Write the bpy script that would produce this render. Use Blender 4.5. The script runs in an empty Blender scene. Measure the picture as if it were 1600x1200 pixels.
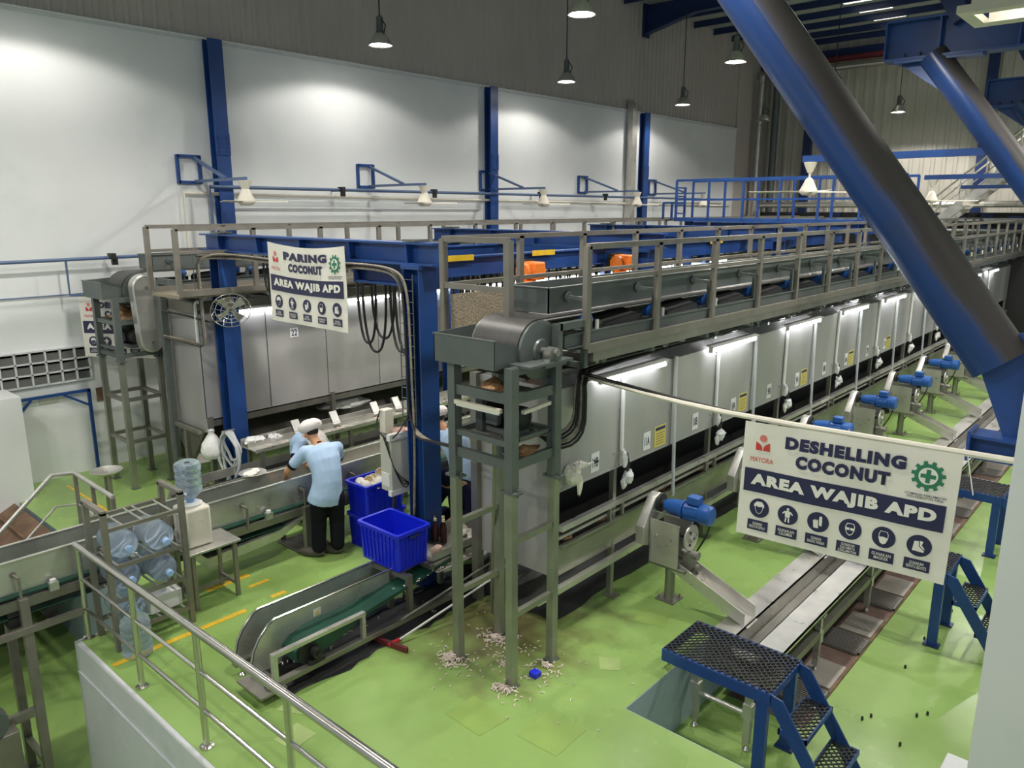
import bpy, bmesh, math, random
from mathutils import Vector, Matrix
random.seed(7)
S = bpy.context.scene
COL = S.collection
PI = math.pi
# ---------------------------------------------------------------- camera
CAMZ = 4.1
F = 1200.0
def _cam():
    Yc = Vector((1095.0, -273.0, F)).normalized()
    n = Vector((1, 0, 0)).cross(Yc).normalized()
    if n.y > 0: n = -n
    X = Yc.cross(n)
    return Matrix((X, Yc, n))          # rows: world axes written in camera axes (x right, y down, z ahead)
RM = _cam()
cd = bpy.data.cameras.new('camera'); cd.sensor_width = 36; cd.lens = 36 * F / 1600; cd.clip_end = 200
cam = bpy.data.objects.new('camera', cd); COL.objects.link(cam)
r = RM @ Vector((1, 0, 0)); u = RM @ Vector((0, -1, 0)); b = RM @ Vector((0, 0, -1))
cam.matrix_world = Matrix(((r.x, u.x, b.x, 0), (r.y, u.y, b.y, 0), (r.z, u.z, b.z, CAMZ), (0, 0, 0, 1)))
S.camera = cam
# ---------------------------------------------------------------- view, world
S.view_settings.view_transform = 'Standard'
S.view_settings.look = 'None'
S.view_settings.gamma = 1
S.view_settings.use_curve_mapping = False
S.view_settings.exposure = 0.55
W = bpy.data.worlds.new('hall_air'); S.world = W; W.use_nodes = True
W.node_tree.nodes['Background'].inputs[0].default_value = (0.85, 0.93, 1.0, 1)
W.node_tree.nodes['Background'].inputs[1].default_value = 0.27
LAMP_W = 430          # pendant lamp power
WALL_W = 130          # the row close to the painted wall
TUBE_E = 14            # fluorescent tube emission
# ---------------------------------------------------------------- mesh helper
ORG = {}
class B:
    def __init__(s): s.v = []; s.f = []
    def _add(s, vs, fs):
        o = len(s.v); s.v += [Vector(x) for x in vs]; s.f += [tuple(i + o for i in f) for f in fs]; return s
    def box(s, x0, x1, y0, y1, z0, z1):
        x0, x1 = sorted((x0, x1)); y0, y1 = sorted((y0, y1)); z0, z1 = sorted((z0, z1))
        return s._add([(x0,y0,z0),(x1,y0,z0),(x1,y1,z0),(x0,y1,z0),(x0,y0,z1),(x1,y0,z1),(x1,y1,z1),(x0,y1,z1)],
                      [(0,3,2,1),(4,5,6,7),(0,1,5,4),(1,2,6,5),(2,3,7,6),(3,0,4,7)])
    def bar(s, p, q, w, h=None, up=(0,0,1)):
        h = h or w; p = Vector(p); q = Vector(q); d = (q - p).normalized(); up = Vector(up)
        if abs(d.dot(up)) > .98: up = Vector((0,1,0)) if abs(d.y) < .9 else Vector((1,0,0))
        a = d.cross(up).normalized(); c = a.cross(d).normalized(); a *= w/2; c *= h/2
        vs = [p-a-c, p+a-c, p+a+c, p-a+c, q-a-c, q+a-c, q+a+c, q-a+c]
        return s._add(vs, [(0,3,2,1)[::-1],(4,5,6,7)[::-1],(0,1,5,4)[::-1],(1,2,6,5)[::-1],(2,3,7,6)[::-1],(3,0,4,7)[::-1]])
    def cyl(s, p, q, r, r2=None, n=12, caps=True):
        p = Vector(p); q = Vector(q); r2 = r if r2 is None else r2
        d = (q - p).normalized(); a = d.orthogonal().normalized(); c = d.cross(a)
        vs = []
        for cc, rr in ((p, r), (q, r2)):
            for i in range(n):
                t = 2*PI*i/n; vs.append(cc + (a*math.cos(t) + c*math.sin(t))*rr)
        fs = [(i, (i+1) % n, n + (i+1) % n, n + i) for i in range(n)]
        if caps: fs += [tuple(range(n))[::-1], tuple(range(n, 2*n))]
        return s._add(vs, fs)
    def lathe(s, c, prof, axis=(0,0,1), n=20, close=True):
        c = Vector(c); d = Vector(axis).normalized(); a = d.orthogonal().normalized(); e = d.cross(a)
        vs = []; fs = []; k = len(prof)
        for (rr, hh) in prof:
            for i in range(n):
                t = 2*PI*i/n; vs.append(c + d*hh + (a*math.cos(t) + e*math.sin(t))*max(rr, 1e-4))
        for j in range(k-1):
            for i in range(n):
                fs.append((j*n+i, j*n+(i+1) % n, (j+1)*n+(i+1) % n, (j+1)*n+i))
        if close: fs += [tuple(range(n))[::-1], tuple(range((k-1)*n, k*n))]
        return s._add(vs, fs)
    def tube(s, pts, r, n=8, smooth=0):
        pts = [Vector(p) for p in pts]
        for _ in range(smooth):
            q = [pts[0]]
            for i in range(len(pts)-1):
                q += [pts[i]*.75 + pts[i+1]*.25, pts[i]*.25 + pts[i+1]*.75]
            pts = q + [pts[-1]]
        rs = r if isinstance(r, (list, tuple)) else [r]*len(pts)
        vs = []; fs = []; a = None
        for i, p in enumerate(pts):
            d = (pts[min(i+1, len(pts)-1)] - pts[max(i-1, 0)]).normalized()
            if a is None: a = d.orthogonal().normalized()
            a = (a - d*a.dot(d)).normalized(); c = d.cross(a)
            for k in range(n):
                t = 2*PI*k/n; vs.append(p + (a*math.cos(t) + c*math.sin(t))*rs[i])
        for i in range(len(pts)-1):
            for k in range(n):
                fs.append((i*n+k, i*n+(k+1) % n, (i+1)*n+(k+1) % n, (i+1)*n+k))
        fs += [tuple(range(n))[::-1], tuple(range((len(pts)-1)*n, len(pts)*n))]
        return s._add(vs, fs)
    def prism(s, poly, axis, a0, a1):
        # poly in the two other axes (in x,y,z order), extruded along axis
        def P(t, a):
            t = list(t); t.insert('xyz'.index(axis), a); return tuple(t)
        n = len(poly)
        vs = [P(t, a0) for t in poly] + [P(t, a1) for t in poly]
        fs = [tuple(range(n)), tuple(range(n, 2*n))[::-1]] + [(i, n+i, n+(i+1) % n, (i+1) % n) for i in range(n)]
        return s._add(vs, fs)
    def ell(s, c, rx, ry=None, rz=None, n=14, m=9, rot=None, jit=0):
        ry = ry or rx; rz = rz or rx; c = Vector(c); vs = []; fs = []
        for j in range(m+1):
            p = PI*j/m
            for i in range(n):
                t = 2*PI*i/n
                q = Vector((rx*math.sin(p)*math.cos(t), ry*math.sin(p)*math.sin(t), rz*math.cos(p)))
                if jit: q *= 1 + random.uniform(-jit, jit)
                if rot: q = rot @ q
                vs.append(c + q)
        for j in range(m):
            for i in range(n):
                fs.append((j*n+i, (j+1)*n+i, (j+1)*n+(i+1) % n, j*n+(i+1) % n))
        return s._add(vs, fs)
    def loft(s, rings):
        n = len(rings[0]); vs = [p for r in rings for p in r]; fs = []
        for j in range(len(rings)-1):
            for i in range(n): fs.append((j*n+i, j*n+(i+1) % n, (j+1)*n+(i+1) % n, (j+1)*n+i))
        fs += [tuple(range(n))[::-1], tuple(range((len(rings)-1)*n, len(rings)*n))]
        return s._add(vs, fs)
    def quad(s, *p): return s._add(p, [tuple(range(len(p)))])
    def build(s, name, mat, parent=None, kind=None, bevel=0, angle=35, origin=None):
        me = bpy.data.meshes.new(name)
        if origin is None:
            if parent is not None: o = ORG[parent.name]
            else:
                xs = [p.x for p in s.v]; ys = [p.y for p in s.v]; zs = [p.z for p in s.v]
                o = Vector(((min(xs)+max(xs))/2, (min(ys)+max(ys))/2, min(zs)))
        else: o = Vector(origin)
        me.from_pydata([p - o for p in s.v], [], s.f)
        bm = bmesh.new(); bm.from_mesh(me)
        bmesh.ops.remove_doubles(bm, verts=bm.verts, dist=1e-5)
        bmesh.ops.recalc_face_normals(bm, faces=bm.faces); bm.to_mesh(me); bm.free()
        me.polygons.foreach_set('use_smooth', [True]*len(me.polygons))
        me.set_sharp_from_angle(angle=math.radians(angle))
        ms = mat if isinstance(mat, (list, tuple)) else [mat]
        for m in ms: me.materials.append(m)
        ob = bpy.data.objects.new(name, me); COL.objects.link(ob)
        if parent is not None:
            ob.parent = parent; ob.location = o - ORG[parent.name]
        else: ob.location = o
        ORG[ob.name] = o
        if kind: ob['kind'] = kind
        if bevel:
            m = ob.modifiers.new('edge', 'BEVEL'); m.width = bevel; m.segments = 2; m.limit_method = 'ANGLE'
        return ob
def tag(o, label, cat, group=None, kind=None):
    o['label'] = label; o['category'] = cat
    if group: o['group'] = group
    if kind: o['kind'] = kind
    return o
def thing(name, label, cat, loc, group=None):
    o = bpy.data.objects.new(name, None); COL.objects.link(o); o.location = loc; o.empty_display_size = .1
    ORG[o.name] = Vector(loc); return tag(o, label, cat, group)
def dup(root, d, label, group=None):
    def cp(o, par):
        c = o.copy(); COL.objects.link(c); c.parent = par
        ORG[c.name] = ORG[o.name] + Vector(d)
        for ch in o.children: cp(ch, c)
        return c
    c = cp(root, None); c.location = root.location + Vector(d); c['label'] = label
    if group: c['group'] = group
    return c
def struct(o): o['kind'] = 'structure'; return o
# ---------------------------------------------------------------- materials
def mat(name, col, rough=.5, metal=0, var=.0, vscale=3, bump=0, bscale=40, stretch=None, dirt=None, dscale=1.5, damt=.5, spec=None, coat=0, emit=0, trans=0, alpha=1, rvar=0):
    m = bpy.data.materials.new(name); m.use_nodes = True; nt = m.node_tree; N = nt.nodes; L = nt.links
    p = N['Principled BSDF']; c4 = (*col, 1)
    p.inputs['Base Color'].default_value = c4; p.inputs['Roughness'].default_value = rough; p.inputs['Metallic'].default_value = metal
    if spec is not None: p.inputs['Specular IOR Level'].default_value = spec
    if coat: p.inputs['Coat Weight'].default_value = coat; p.inputs['Coat Roughness'].default_value = .15
    if emit: p.inputs['Emission Color'].default_value = c4; p.inputs['Emission Strength'].default_value = emit
    if trans: p.inputs['Transmission Weight'].default_value = trans
    if alpha < 1: p.inputs['Alpha'].default_value = alpha
    if var or bump or dirt:
        tc = N.new('ShaderNodeTexCoord'); mp = N.new('ShaderNodeMapping'); L.new(tc.outputs['Object'], mp.inputs['Vector'])
        if stretch: mp.inputs['Scale'].default_value = stretch
        src = None
        if var:
            nz = N.new('ShaderNodeTexNoise'); nz.inputs['Scale'].default_value = vscale; nz.inputs['Detail'].default_value = 5
            L.new(mp.outputs[0], nz.inputs['Vector'])
            mr = N.new('ShaderNodeMapRange'); mr.inputs[1].default_value = .3; mr.inputs[2].default_value = .7
            mr.inputs[3].default_value = 1-var; mr.inputs[4].default_value = 1+var
            L.new(nz.outputs['Fac'], mr.inputs[0])
            vm = N.new('ShaderNodeVectorMath'); vm.operation = 'SCALE'; vm.inputs[0].default_value = col
            L.new(mr.outputs[0], vm.inputs['Scale']); src = vm.outputs[0]
            if rvar:
                m2 = N.new('ShaderNodeMapRange'); m2.inputs[1].default_value = .3; m2.inputs[2].default_value = .7
                m2.inputs[3].default_value = rough-rvar; m2.inputs[4].default_value = rough+rvar
                L.new(nz.outputs['Fac'], m2.inputs[0]); L.new(m2.outputs[0], p.inputs['Roughness'])
        if dirt:
            nd = N.new('ShaderNodeTexNoise'); nd.inputs['Scale'].default_value = dscale; nd.inputs['Detail'].default_value = 8; nd.inputs['Roughness'].default_value = .65
            L.new(tc.outputs['Object'], nd.inputs['Vector'])
            rp = N.new('ShaderNodeMapRange'); rp.inputs[1].default_value = .52; rp.inputs[2].default_value = .72; rp.inputs[4].default_value = damt
            L.new(nd.outputs['Fac'], rp.inputs[0])
            mx = N.new('ShaderNodeMix'); mx.data_type = 'RGBA'; L.new(rp.outputs[0], mx.inputs[0])
            if src: L.new(src, mx.inputs[6])
            else: mx.inputs[6].default_value = c4
            mx.inputs[7].default_value = (*dirt, 1); src = mx.outputs[2]
        if src: L.new(src, p.inputs['Base Color'])
        if bump:
            nb = N.new('ShaderNodeTexNoise'); nb.inputs['Scale'].default_value = bscale; nb.inputs['Detail'].default_value = 3
            L.new(mp.outputs[0], nb.inputs['Vector'])
            bp = N.new('ShaderNodeBump'); bp.inputs['Strength'].default_value = bump; bp.inputs['Distance'].default_value = .02
            L.new(nb.outputs['Fac'], bp.inputs['Height']); L.new(bp.outputs[0], p.inputs['Normal'])
    return m
M = {}
M['floor'] = mat('green_epoxy', (.265,.415,.118), .3, var=.18, vscale=.9, dirt=(.20,.28,.085), dscale=.9, damt=.55, bump=.06, bscale=6, rvar=.12, spec=.4)
def floor_stain():
    # brown husk stain trodden into the paint around the drum tower
    m = M['floor']; nt = m.node_tree; N = nt.nodes; L = nt.links; p = N['Principled BSDF']
    src = p.inputs['Base Color'].links[0].from_socket
    g = N.new('ShaderNodeNewGeometry'); d = N.new('ShaderNodeVectorMath'); d.operation = 'DISTANCE'; d.inputs[1].default_value = (-4.75,5.2,0)
    L.new(g.outputs['Position'], d.inputs[0])
    n = N.new('ShaderNodeTexNoise'); n.inputs['Scale'].default_value = 3.2; n.inputs['Detail'].default_value = 8; L.new(g.outputs['Position'], n.inputs['Vector'])
    a = N.new('ShaderNodeMath'); a.operation = 'MULTIPLY_ADD'; a.inputs[1].default_value = -2.2; L.new(n.outputs['Fac'], a.inputs[0]); L.new(d.outputs['Value'], a.inputs[2])
    r = N.new('ShaderNodeMapRange'); r.inputs[1].default_value = -.9; r.inputs[2].default_value = .15; r.inputs[3].default_value = .8; r.inputs[4].default_value = 0; L.new(a.outputs[0], r.inputs[0])
    x = N.new('ShaderNodeMix'); x.data_type = 'RGBA'; L.new(r.outputs[0], x.inputs[0]); L.new(src, x.inputs[6]); x.inputs[7].default_value = (.13,.085,.045,1)
    L.new(x.outputs[2], p.inputs['Base Color'])
floor_stain()
M['patch'] = mat('pale_green_patch', (.34,.45,.165), .36, var=.12)
M['patchdk'] = mat('deep_green_patch', (.265,.395,.10), .33, var=.12)
M['wall'] = mat('pale_blue_paint', (.745,.765,.765), .55, var=.05, vscale=.5, dirt=(.58,.66,.64), dscale=.6, damt=.5)
M['pitwall'] = mat('grey_blue_paint', (.36,.46,.50), .5, var=.12, vscale=1.5, dirt=(.22,.28,.28), damt=.5)
M['ledge'] = mat('grey_white_paint', (.62,.64,.65), .5, var=.08, vscale=1.2, dirt=(.42,.45,.47), dscale=1.2, damt=.6)
M['clad'] = mat('taupe_cladding', (.50,.455,.42), .55, var=.06, vscale=.6)
M['cladend'] = mat('cream_cladding', (.50,.48,.42), .5, var=.08, vscale=.5)
M['deck'] = mat('roof_deck_grey', (.42,.43,.42), .6, var=.1)
M['blue'] = mat('blue_steel_paint', (.014,.06,.235), .38, var=.15, vscale=2, dirt=(.02,.04,.1), dscale=2.5, damt=.5)
M['navy'] = mat('dark_blue_steel_paint', (.012,.03,.12), .4, var=.1)
M['pipeblue'] = mat('blue_pipe_paint', (.009,.038,.15), .3, var=.2, vscale=.8, dirt=(.03,.04,.06), dscale=1.2, damt=.45)
def dusty_pipe():
    # grey-brown dust lying on the upper side of the pipe, with a ragged edge
    m = M['pipeblue']; nt = m.node_tree; N = nt.nodes; L = nt.links; p = N['Principled BSDF']
    src = p.inputs['Base Color'].links[0].from_socket
    g = N.new('ShaderNodeNewGeometry'); s = N.new('ShaderNodeVectorMath'); s.operation = 'DOT_PRODUCT'; s.inputs[1].default_value = (.62,-.1,.78)
    L.new(g.outputs['True Normal'], s.inputs[0])
    tc = N.new('ShaderNodeTexCoord'); n = N.new('ShaderNodeTexNoise'); n.inputs['Scale'].default_value = 1.6; n.inputs['Detail'].default_value = 6
    L.new(tc.outputs['Object'], n.inputs['Vector'])
    a = N.new('ShaderNodeMath'); a.operation = 'MULTIPLY_ADD'; a.inputs[1].default_value = .8; L.new(n.outputs['Fac'], a.inputs[0]); L.new(s.outputs['Value'], a.inputs[2])
    r = N.new('ShaderNodeMapRange'); r.inputs[1].default_value = .62; r.inputs[2].default_value = .86; L.new(a.outputs[0], r.inputs[0])
    x = N.new('ShaderNodeMix'); x.data_type = 'RGBA'; L.new(r.outputs[0], x.inputs[0]); L.new(src, x.inputs[6]); x.inputs[7].default_value = (.028,.025,.024,1)
    L.new(x.outputs[2], p.inputs['Base Color'])
    q = N.new('ShaderNodeMapRange'); q.inputs[3].default_value = .3; q.inputs[4].default_value = .55; L.new(r.outputs[0], q.inputs[0]); L.new(q.outputs[0], p.inputs['Roughness'])
dusty_pipe()
M['bluegrey'] = mat('blue_grey_pipe', (.09,.14,.26), .45)
M['ss'] = mat('stainless', (.58,.57,.53), .33, .7, var=.12, vscale=4, rvar=.08)
M['sspanel'] = mat('brushed_stainless_panel', (.43,.42,.415), .42, .35, var=.14, vscale=1.6, stretch=(1,1,.35), dirt=(.36,.35,.34), dscale=1.1, damt=.4, bump=.05, bscale=2.5, rvar=.1)
M['ssdark'] = mat('stained_stainless', (.30,.29,.26), .42, .75, var=.2, vscale=3, dirt=(.13,.11,.08), damt=.6)
M['galv'] = mat('grey_green_paint', (.125,.145,.14), .42, .25, var=.12, vscale=4, dirt=(.2,.17,.12), dscale=3, damt=.35)
M['olive'] = mat('stainless_leg', (.30,.31,.25), .38, .6, var=.15, vscale=3)
M['rail'] = mat('brushed_rail', (.26,.243,.21), .42, .5, var=.12, vscale=5, dirt=(.26,.22,.16), dscale=4, damt=.4)
M['chrome'] = mat('polished_tube', (.62,.60,.56), .22, .95, var=.08, vscale=6)
M['rubber'] = mat('black_rubber', (.02,.02,.021), .45, var=.3, vscale=8)
M['belt'] = mat('grey_rubber_belt', (.045,.043,.041), .45, var=.2, vscale=3, stretch=(6,1,1))
M['greenbelt'] = mat('green_belt', (.012,.07,.045), .42, var=.2)
M['black'] = mat('black_iron', (.018,.018,.018), .5)
M['cable'] = mat('black_cable', (.015,.015,.016), .5)
M['cablelt'] = mat('dusty_cable', (.28,.24,.19), .7, var=.3, vscale=20)
M['white'] = mat('white_plastic', (.8,.8,.78), .4)
M['cream'] = mat('cream_enamel', (.72,.68,.58), .4, var=.05)
M['beige'] = mat('beige_cabinet', (.56,.56,.48), .4, var=.05)
M['yellow'] = mat('yellow_paint', (.75,.5,.02), .5, var=.15, vscale=8)
M['lineyel'] = mat('worn_yellow_line', (.72,.46,.03), .45, var=.2, vscale=6, dirt=(.25,.33,.07), dscale=9, damt=.9)
M['stick'] = mat('yellow_sticker', (.68,.58,.13), .5)
M['orange'] = mat('orange_hoist', (.85,.2,.02), .4, var=.1)
M['crate'] = mat('blue_crate_plastic', (.008,.022,.66), .36, var=.08, vscale=4)
M['motor'] = mat('blue_motor', (.02,.10,.36), .35)
M['brown'] = mat('rusty_board', (.15,.085,.05), .7, var=.3, vscale=5, dirt=(.36,.24,.15), dscale=3)
M['husk'] = mat('brown_husk', (.28,.16,.07), .9, var=.4, vscale=30, bump=.5, bscale=60)
M['coco'] = mat('white_coconut', (.86,.82,.72), .5, var=.06, vscale=12)
M['cocoin'] = mat('tan_coconut_hollow', (.78,.6,.34), .5, var=.1, vscale=12)
M['shav'] = mat('pale_shavings', (.82,.70,.63), .6, var=.15, vscale=30)
M['skin'] = mat('skin', (.52,.27,.15), .5)
M['shirt'] = mat('light_blue_shirt', (.42,.58,.80), .75, var=.06, vscale=6, bump=.55, bscale=7)
M['pants'] = mat('black_trousers', (.008,.009,.013), .9, spec=.2, var=.2, bump=.2, bscale=12)
M['navycl'] = mat('navy_cloth', (.010,.011,.035), .9, spec=.2, var=.2, bump=.2, bscale=12)
M['cap'] = mat('white_hair_net', (.84,.78,.76), .7, var=.06, bump=.4, bscale=30)
M['shoe'] = mat('dark_shoe', (.075,.066,.052), .6)
M['hair'] = mat('black_hair', (.01,.009,.008), .5)
M['bottle'] = mat('clear_bottle', (.72,.84,1.0), .1, trans=.8, spec=.5, bump=.2, bscale=9)
M['bottle'].node_tree.nodes['Principled BSDF'].inputs['IOR'].default_value = 1.18
M['bluecap'] = mat('pale_blue_cap', (.35,.52,.85), .35)
M['amber'] = mat('brown_glass', (.05,.012,.006), .12)
M['amberw'] = mat('pale_bottle_cap', (.8,.68,.42), .4)
M['hose'] = mat('grey_hose', (.55,.57,.58), .35, var=.05)
M['banner'] = mat('banner_vinyl', (.80,.77,.69), .42, var=.03, vscale=2, bump=.25, bscale=3, stretch=(1,1,2.2), spec=.5)
M['bnavy'] = mat('banner_navy_print', (.022,.022,.075), .42)
M['bred'] = mat('banner_red_print', (.62,.05,.045), .42)
M['bred2'] = mat('banner_rose_print', (.70,.20,.17), .42)
M['bgreen'] = mat('banner_green_print', (.03,.19,.10), .42)
M['bwhite'] = mat('banner_white_print', (.82,.80,.73), .42)
M['tube'] = mat('lit_tube', (.95,.97,1.0), .3, emit=TUBE_E)
M['bulb'] = mat('lit_bulb', (1,.97,.92), .3, emit=40)
M['sky'] = mat('skylight_sheet', (1.0,.95,.88), .5, emit=1.3)
M['plastic'] = mat('crumpled_white_film', (.85,.85,.84), .35, bump=.5, bscale=25)
M['paper'] = mat('white_card', (.85,.84,.8), .5)
M['tread'] = mat('worn_tread_grey', (.33,.30,.26), .55, var=.15)
M['grate'] = mat('grate_grey', (.33,.31,.29), .5, .4)
M['dpit'] = mat('brown_drain_bed', (.16,.10,.08), .7, var=.3, vscale=6)
M['check'] = mat('tan_checker_plate', (.33,.28,.205), .55, var=.25, vscale=50, bump=.6, bscale=45)
M['red'] = mat('red_plastic', (.6,.02,.03), .4)
M['pink'] = mat('pink_cloth', (.75,.5,.42), .7)
M['maroon'] = mat('maroon_pipe', (.16,.02,.03), .5)
M['gratedk'] = mat('black_mesh', (.05,.05,.055), .5, .5)
M['vent'] = mat('vent_grey', (.11,.11,.105), .5, .2)
TXT = []
# ================================================================ setting
def ST(name, bb, m, **k): return struct(bb.build(name, m, **k))
b = B()
b.box(-13.2,-7.62,3.05,28.4,-.3,0); b.box(-7.62,-3.08,2.25,28.4,-.3,0); b.box(-3.08,6,2.25,4.89,-.3,0)
ST('floor', b, M['floor'], angle=20)
b = B(); b.box(-3.08,6,4.89,28.4,-.9,-.7); ST('floor', b, M['floor'])
b = B(); b.box(-13.2,6,-6,3.3,-1.7,-1.5); ST('floor', b, M['floor'])
b = B(); b.box(-7.62,6,2.2,2.3,-1.5,-.004); b.box(-7.66,-7.62,2.2,3.05,-1.5,-.004); b.box(-7.63,6,2.185,2.2,-.32,-.30); ST('wall_front', b, M['ledge'])
b = B(); b.box(-13.2,-7.62,3.05,3.12,-1.5,-.004); ST('wall_front', b, M['pitwall'])
b = B(); b.box(-3.14,-3.075,4.9,28.3,-.7,-.004); b.box(-3.14,6,4.83,4.9,-.7,-.004); ST('wall_pit', b, M['pitwall'])
b = B(); b.box(-13.2,-12.9,-6,26.35,-1.5,6.86); b.box(-13.2,-12.86,-6,26.35,6.84,6.87); ST('wall_left', b, M['wall'])
b = B(); b.box(-12.9,-12.16,0.4,3.25,-1.5,1.52); ST('wall_partition', b, M['wall'])
# ribbed cladding above the painted wall
def ribs(p0, d, L, z0, z1, nrm, pitch=.22, dep=.035):
    p0 = Vector(p0); d = Vector(d); n = Vector(nrm); bb = B(); pts = []; t = 0
    while t < L:
        for a, h in ((0,0), (.55,0), (.65,1), (.9,1), (1,0)): pts.append((t + a*pitch, h*dep))
        t += pitch
    for (t0, h0), (t1, h1) in zip(pts, pts[1:]):
        if t1 - t0 < 1e-6: continue
        a = p0 + d*t0 + n*h0; c = p0 + d*t1 + n*h1
        bb.quad((a.x,a.y,z0), (c.x,c.y,z0), (c.x,c.y,z1), (a.x,a.y,z1))
    back = [p0 - n*.1, p0 + d*L - n*.1]
    bb.quad((back[0].x,back[0].y,z0), (back[1].x,back[1].y,z0), (back[1].x,back[1].y,z1), (back[0].x,back[0].y,z1))
    return bb
struct(ribs((-12.97,-6,0), (0,1,0), 34.4, 6.87, 10.2, (1,0,0)).build('wall_left', M['clad'], angle=10))
struct(ribs((-13.2,28.4,0), (1,0,0), 22, -.9, 10, (0,-1,0), pitch=.33, dep=.03).build('wall_back', M['cladend'], angle=10))
b = B(); b.box(-13.2,9,-6,28.6,9.78,9.95); ST('ceiling', b, M['deck'])
b = B(); b.box(-13.2,-12.9,26.35,28.4,-.3,9.8); ST('wall_back', b, M['clad'])
# right-hand building column that cuts the picture
b = B(); b.box(-.66,1.1,5.2,6.25,-.7,9.7); ST('wall_right', b, M['wall'])
# louvre block window in the painted wall
b = B(); z0,z1,y0,y1 = 1.5,2.02,2.6,4.45
b.box(-12.93,-12.9,y0,y1,z0,z1); w1 = struct(b.build('window_1', M['vent']))
b = B()
for i in range(10): y = y0 + (y1-y0)*i/9; b.box(-12.92,-12.84,y-.012,y+.012,z0,z1)
for i in range(4): z = z0 + (z1-z0)*i/3; b.box(-12.92,-12.84,y0,y1,z-.012,z+.012)
b.build('window_grid', M['ledge'], w1)
b = B()
for i in range(9):
    for j in range(3):
        ya = y0 + (y1-y0)*(i+.05)/9; yb = y0 + (y1-y0)*(i+.95)/9; za = z0 + (z1-z0)*(j+.1)/3
        b.quad((-12.87,ya,za), (-12.87,yb,za), (-12.91,yb,za+.14), (-12.91,ya,za+.14))
b.build('window_slats', M['vent'], w1)
# roof purlins, rafters and skylights
k = 1
for y in (14.0,15.3,16.6,17.9,19.15,20.5,21.75,23.05,24.35,25.65,26.95,28.1):
    bb = B(); bb.box(-12.9,8,y-.03,y+.03,9.62,9.78); bb.box(-12.9,8,y-.05,y+.05,9.60,9.62)
    ST('trim_%d' % k, bb, M['navy']); k += 1
for y in (20.25, 13.65):
    bb = B(); bb.prism([(-12.85,9.0),(-11.3,9.35),(8,9.55),(8,9.75),(-12.85,9.75)], 'y', y-.02, y+.02)
    bb.prism([(-12.85,8.98),(-11.3,9.33),(8,9.53),(8,9.56),(-11.3,9.36),(-12.85,9.01)], 'y', y-.12, y+.12)
    bb.box(-12.9,-12.84,y-.14,y+.14,8.9,9.78)
    ST('trim_%d' % k, bb, M['navy']); k += 1
for i, y in enumerate((23.7,25.0,26.3,27.55)):
    bb = B(); bb.box(-8.65,-7.75,y-.22,y+.22,9.76,9.79); ST('window_%d' % (i+2), bb, M['sky'])
# edge trims
b = B(); b.box(-12.9,6,28.2,28.36,9.1,9.4); ST('trim_%d' % k, b, M['navy']); k += 1
b = B(); b.box(-12.92,-12.88,-6,26.35,6.8,6.86); ST('trim_%d' % k, b, M['ledge']); k += 1
b = B(); b.prism([(-12.5,2.98),(-9.85,2.98),(-9.85,.2),(-12.5,.2)], 'z', -1.52, -1.49)
b.v = [Vector((p.x, p.y, (p.z if p.y < 1 else p.z + 1.5))) for p in b.v]
ST('trim_%d' % k, b, M['brown']); k += 1
b = B()
for i in range(7): b.box(-12.5,-9.85,2.72-.42*i,2.75-.42*i,-.12-.225*i-.06,-.12-.225*i+.045)
ST('trim_%d' % k, b, M['brown']); k += 1

# blue columns standing against the painted wall
for y, t in ((6.9,'thick blue steel column on the wall behind the first wall fan'),
             (13.66,'blue steel column on the wall between second and third wall fans'),
             (20.25,'slim blue steel column on the wall beside the tall silver duct')):
    b = B(); b.box(-12.9,-12.875,y-.125,y+.125,0,6.84); b.box(-12.72,-12.695,y-.125,y+.125,0,6.84); b.box(-12.875,-12.72,y-.012,y+.012,0,6.84)
    r0 = thing('steel_column', t, 'column', (-12.8,y,0), 'blue columns on the painted wall')
    b.build('shaft', M['blue'], r0)
    b = B(); b.box(-12.695,-12.68,y-.125,y+.125,5.0,5.35)
    for dz in (.05,.12,.19,.26,.3):
        for dy in (-.07,.07): b.cyl((-12.68,y+dy,5.0+dz),(-12.665,y+dy,5.0+dz),.014,n=6)
    b.build('splice_plate', M['blue'], r0)
# silver duct
b = B(); b.box(-12.88,-12.68,19.42,19.66,0.0,7.0); b.prism([(-12.88,7.0),(-12.68,7.0),(-12.88,7.14)], 'y', 19.42, 19.66)
tag(b.build('wall_duct', M['ss']), 'tall silver rectangular duct rising up the painted wall', 'duct')
# end wall pipes
tag(B().cyl((-12.9,27.8,8.75),(4,27.8,8.75),.12,n=14).build('silver_pipe', M['chrome']), 'long silver insulated pipe high along the cream ribbed end wall', 'pipe')
tag(B().cyl((-12.9,28.05,9.05),(4,28.05,9.05),.1,n=12).build('sprinkler_main', M['maroon']), 'dark red pipe just under the roof on the end wall', 'pipe')
tag(B().cyl((-12.6,27.5,0),(-12.6,27.5,8.7),.09,n=12).build('silver_downpipe', M['ss']), 'vertical silver pipe in the far corner of the hall', 'pipe')
tag(B().cyl((-12.2,27.9,0),(-12.2,27.9,8.7),.12,n=12).build('grey_downpipe', M['galv']), 'vertical dull grey pipe beside the corner silver pipe', 'pipe')
for x, t in ((-11.1,'first'),(-5.6,'second')):
    b = B(); b.box(x-.14,x+.14,28.2,28.36,-.7 if x>-3 else 0,9.1)
    tag(b.build('wall_post', M['navy']), 'dark blue post on the cream end wall, '+('nearer the silver corner pipes' if x<-9 else 'behind the far stairway'), 'post', 'posts of the end wall')

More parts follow.
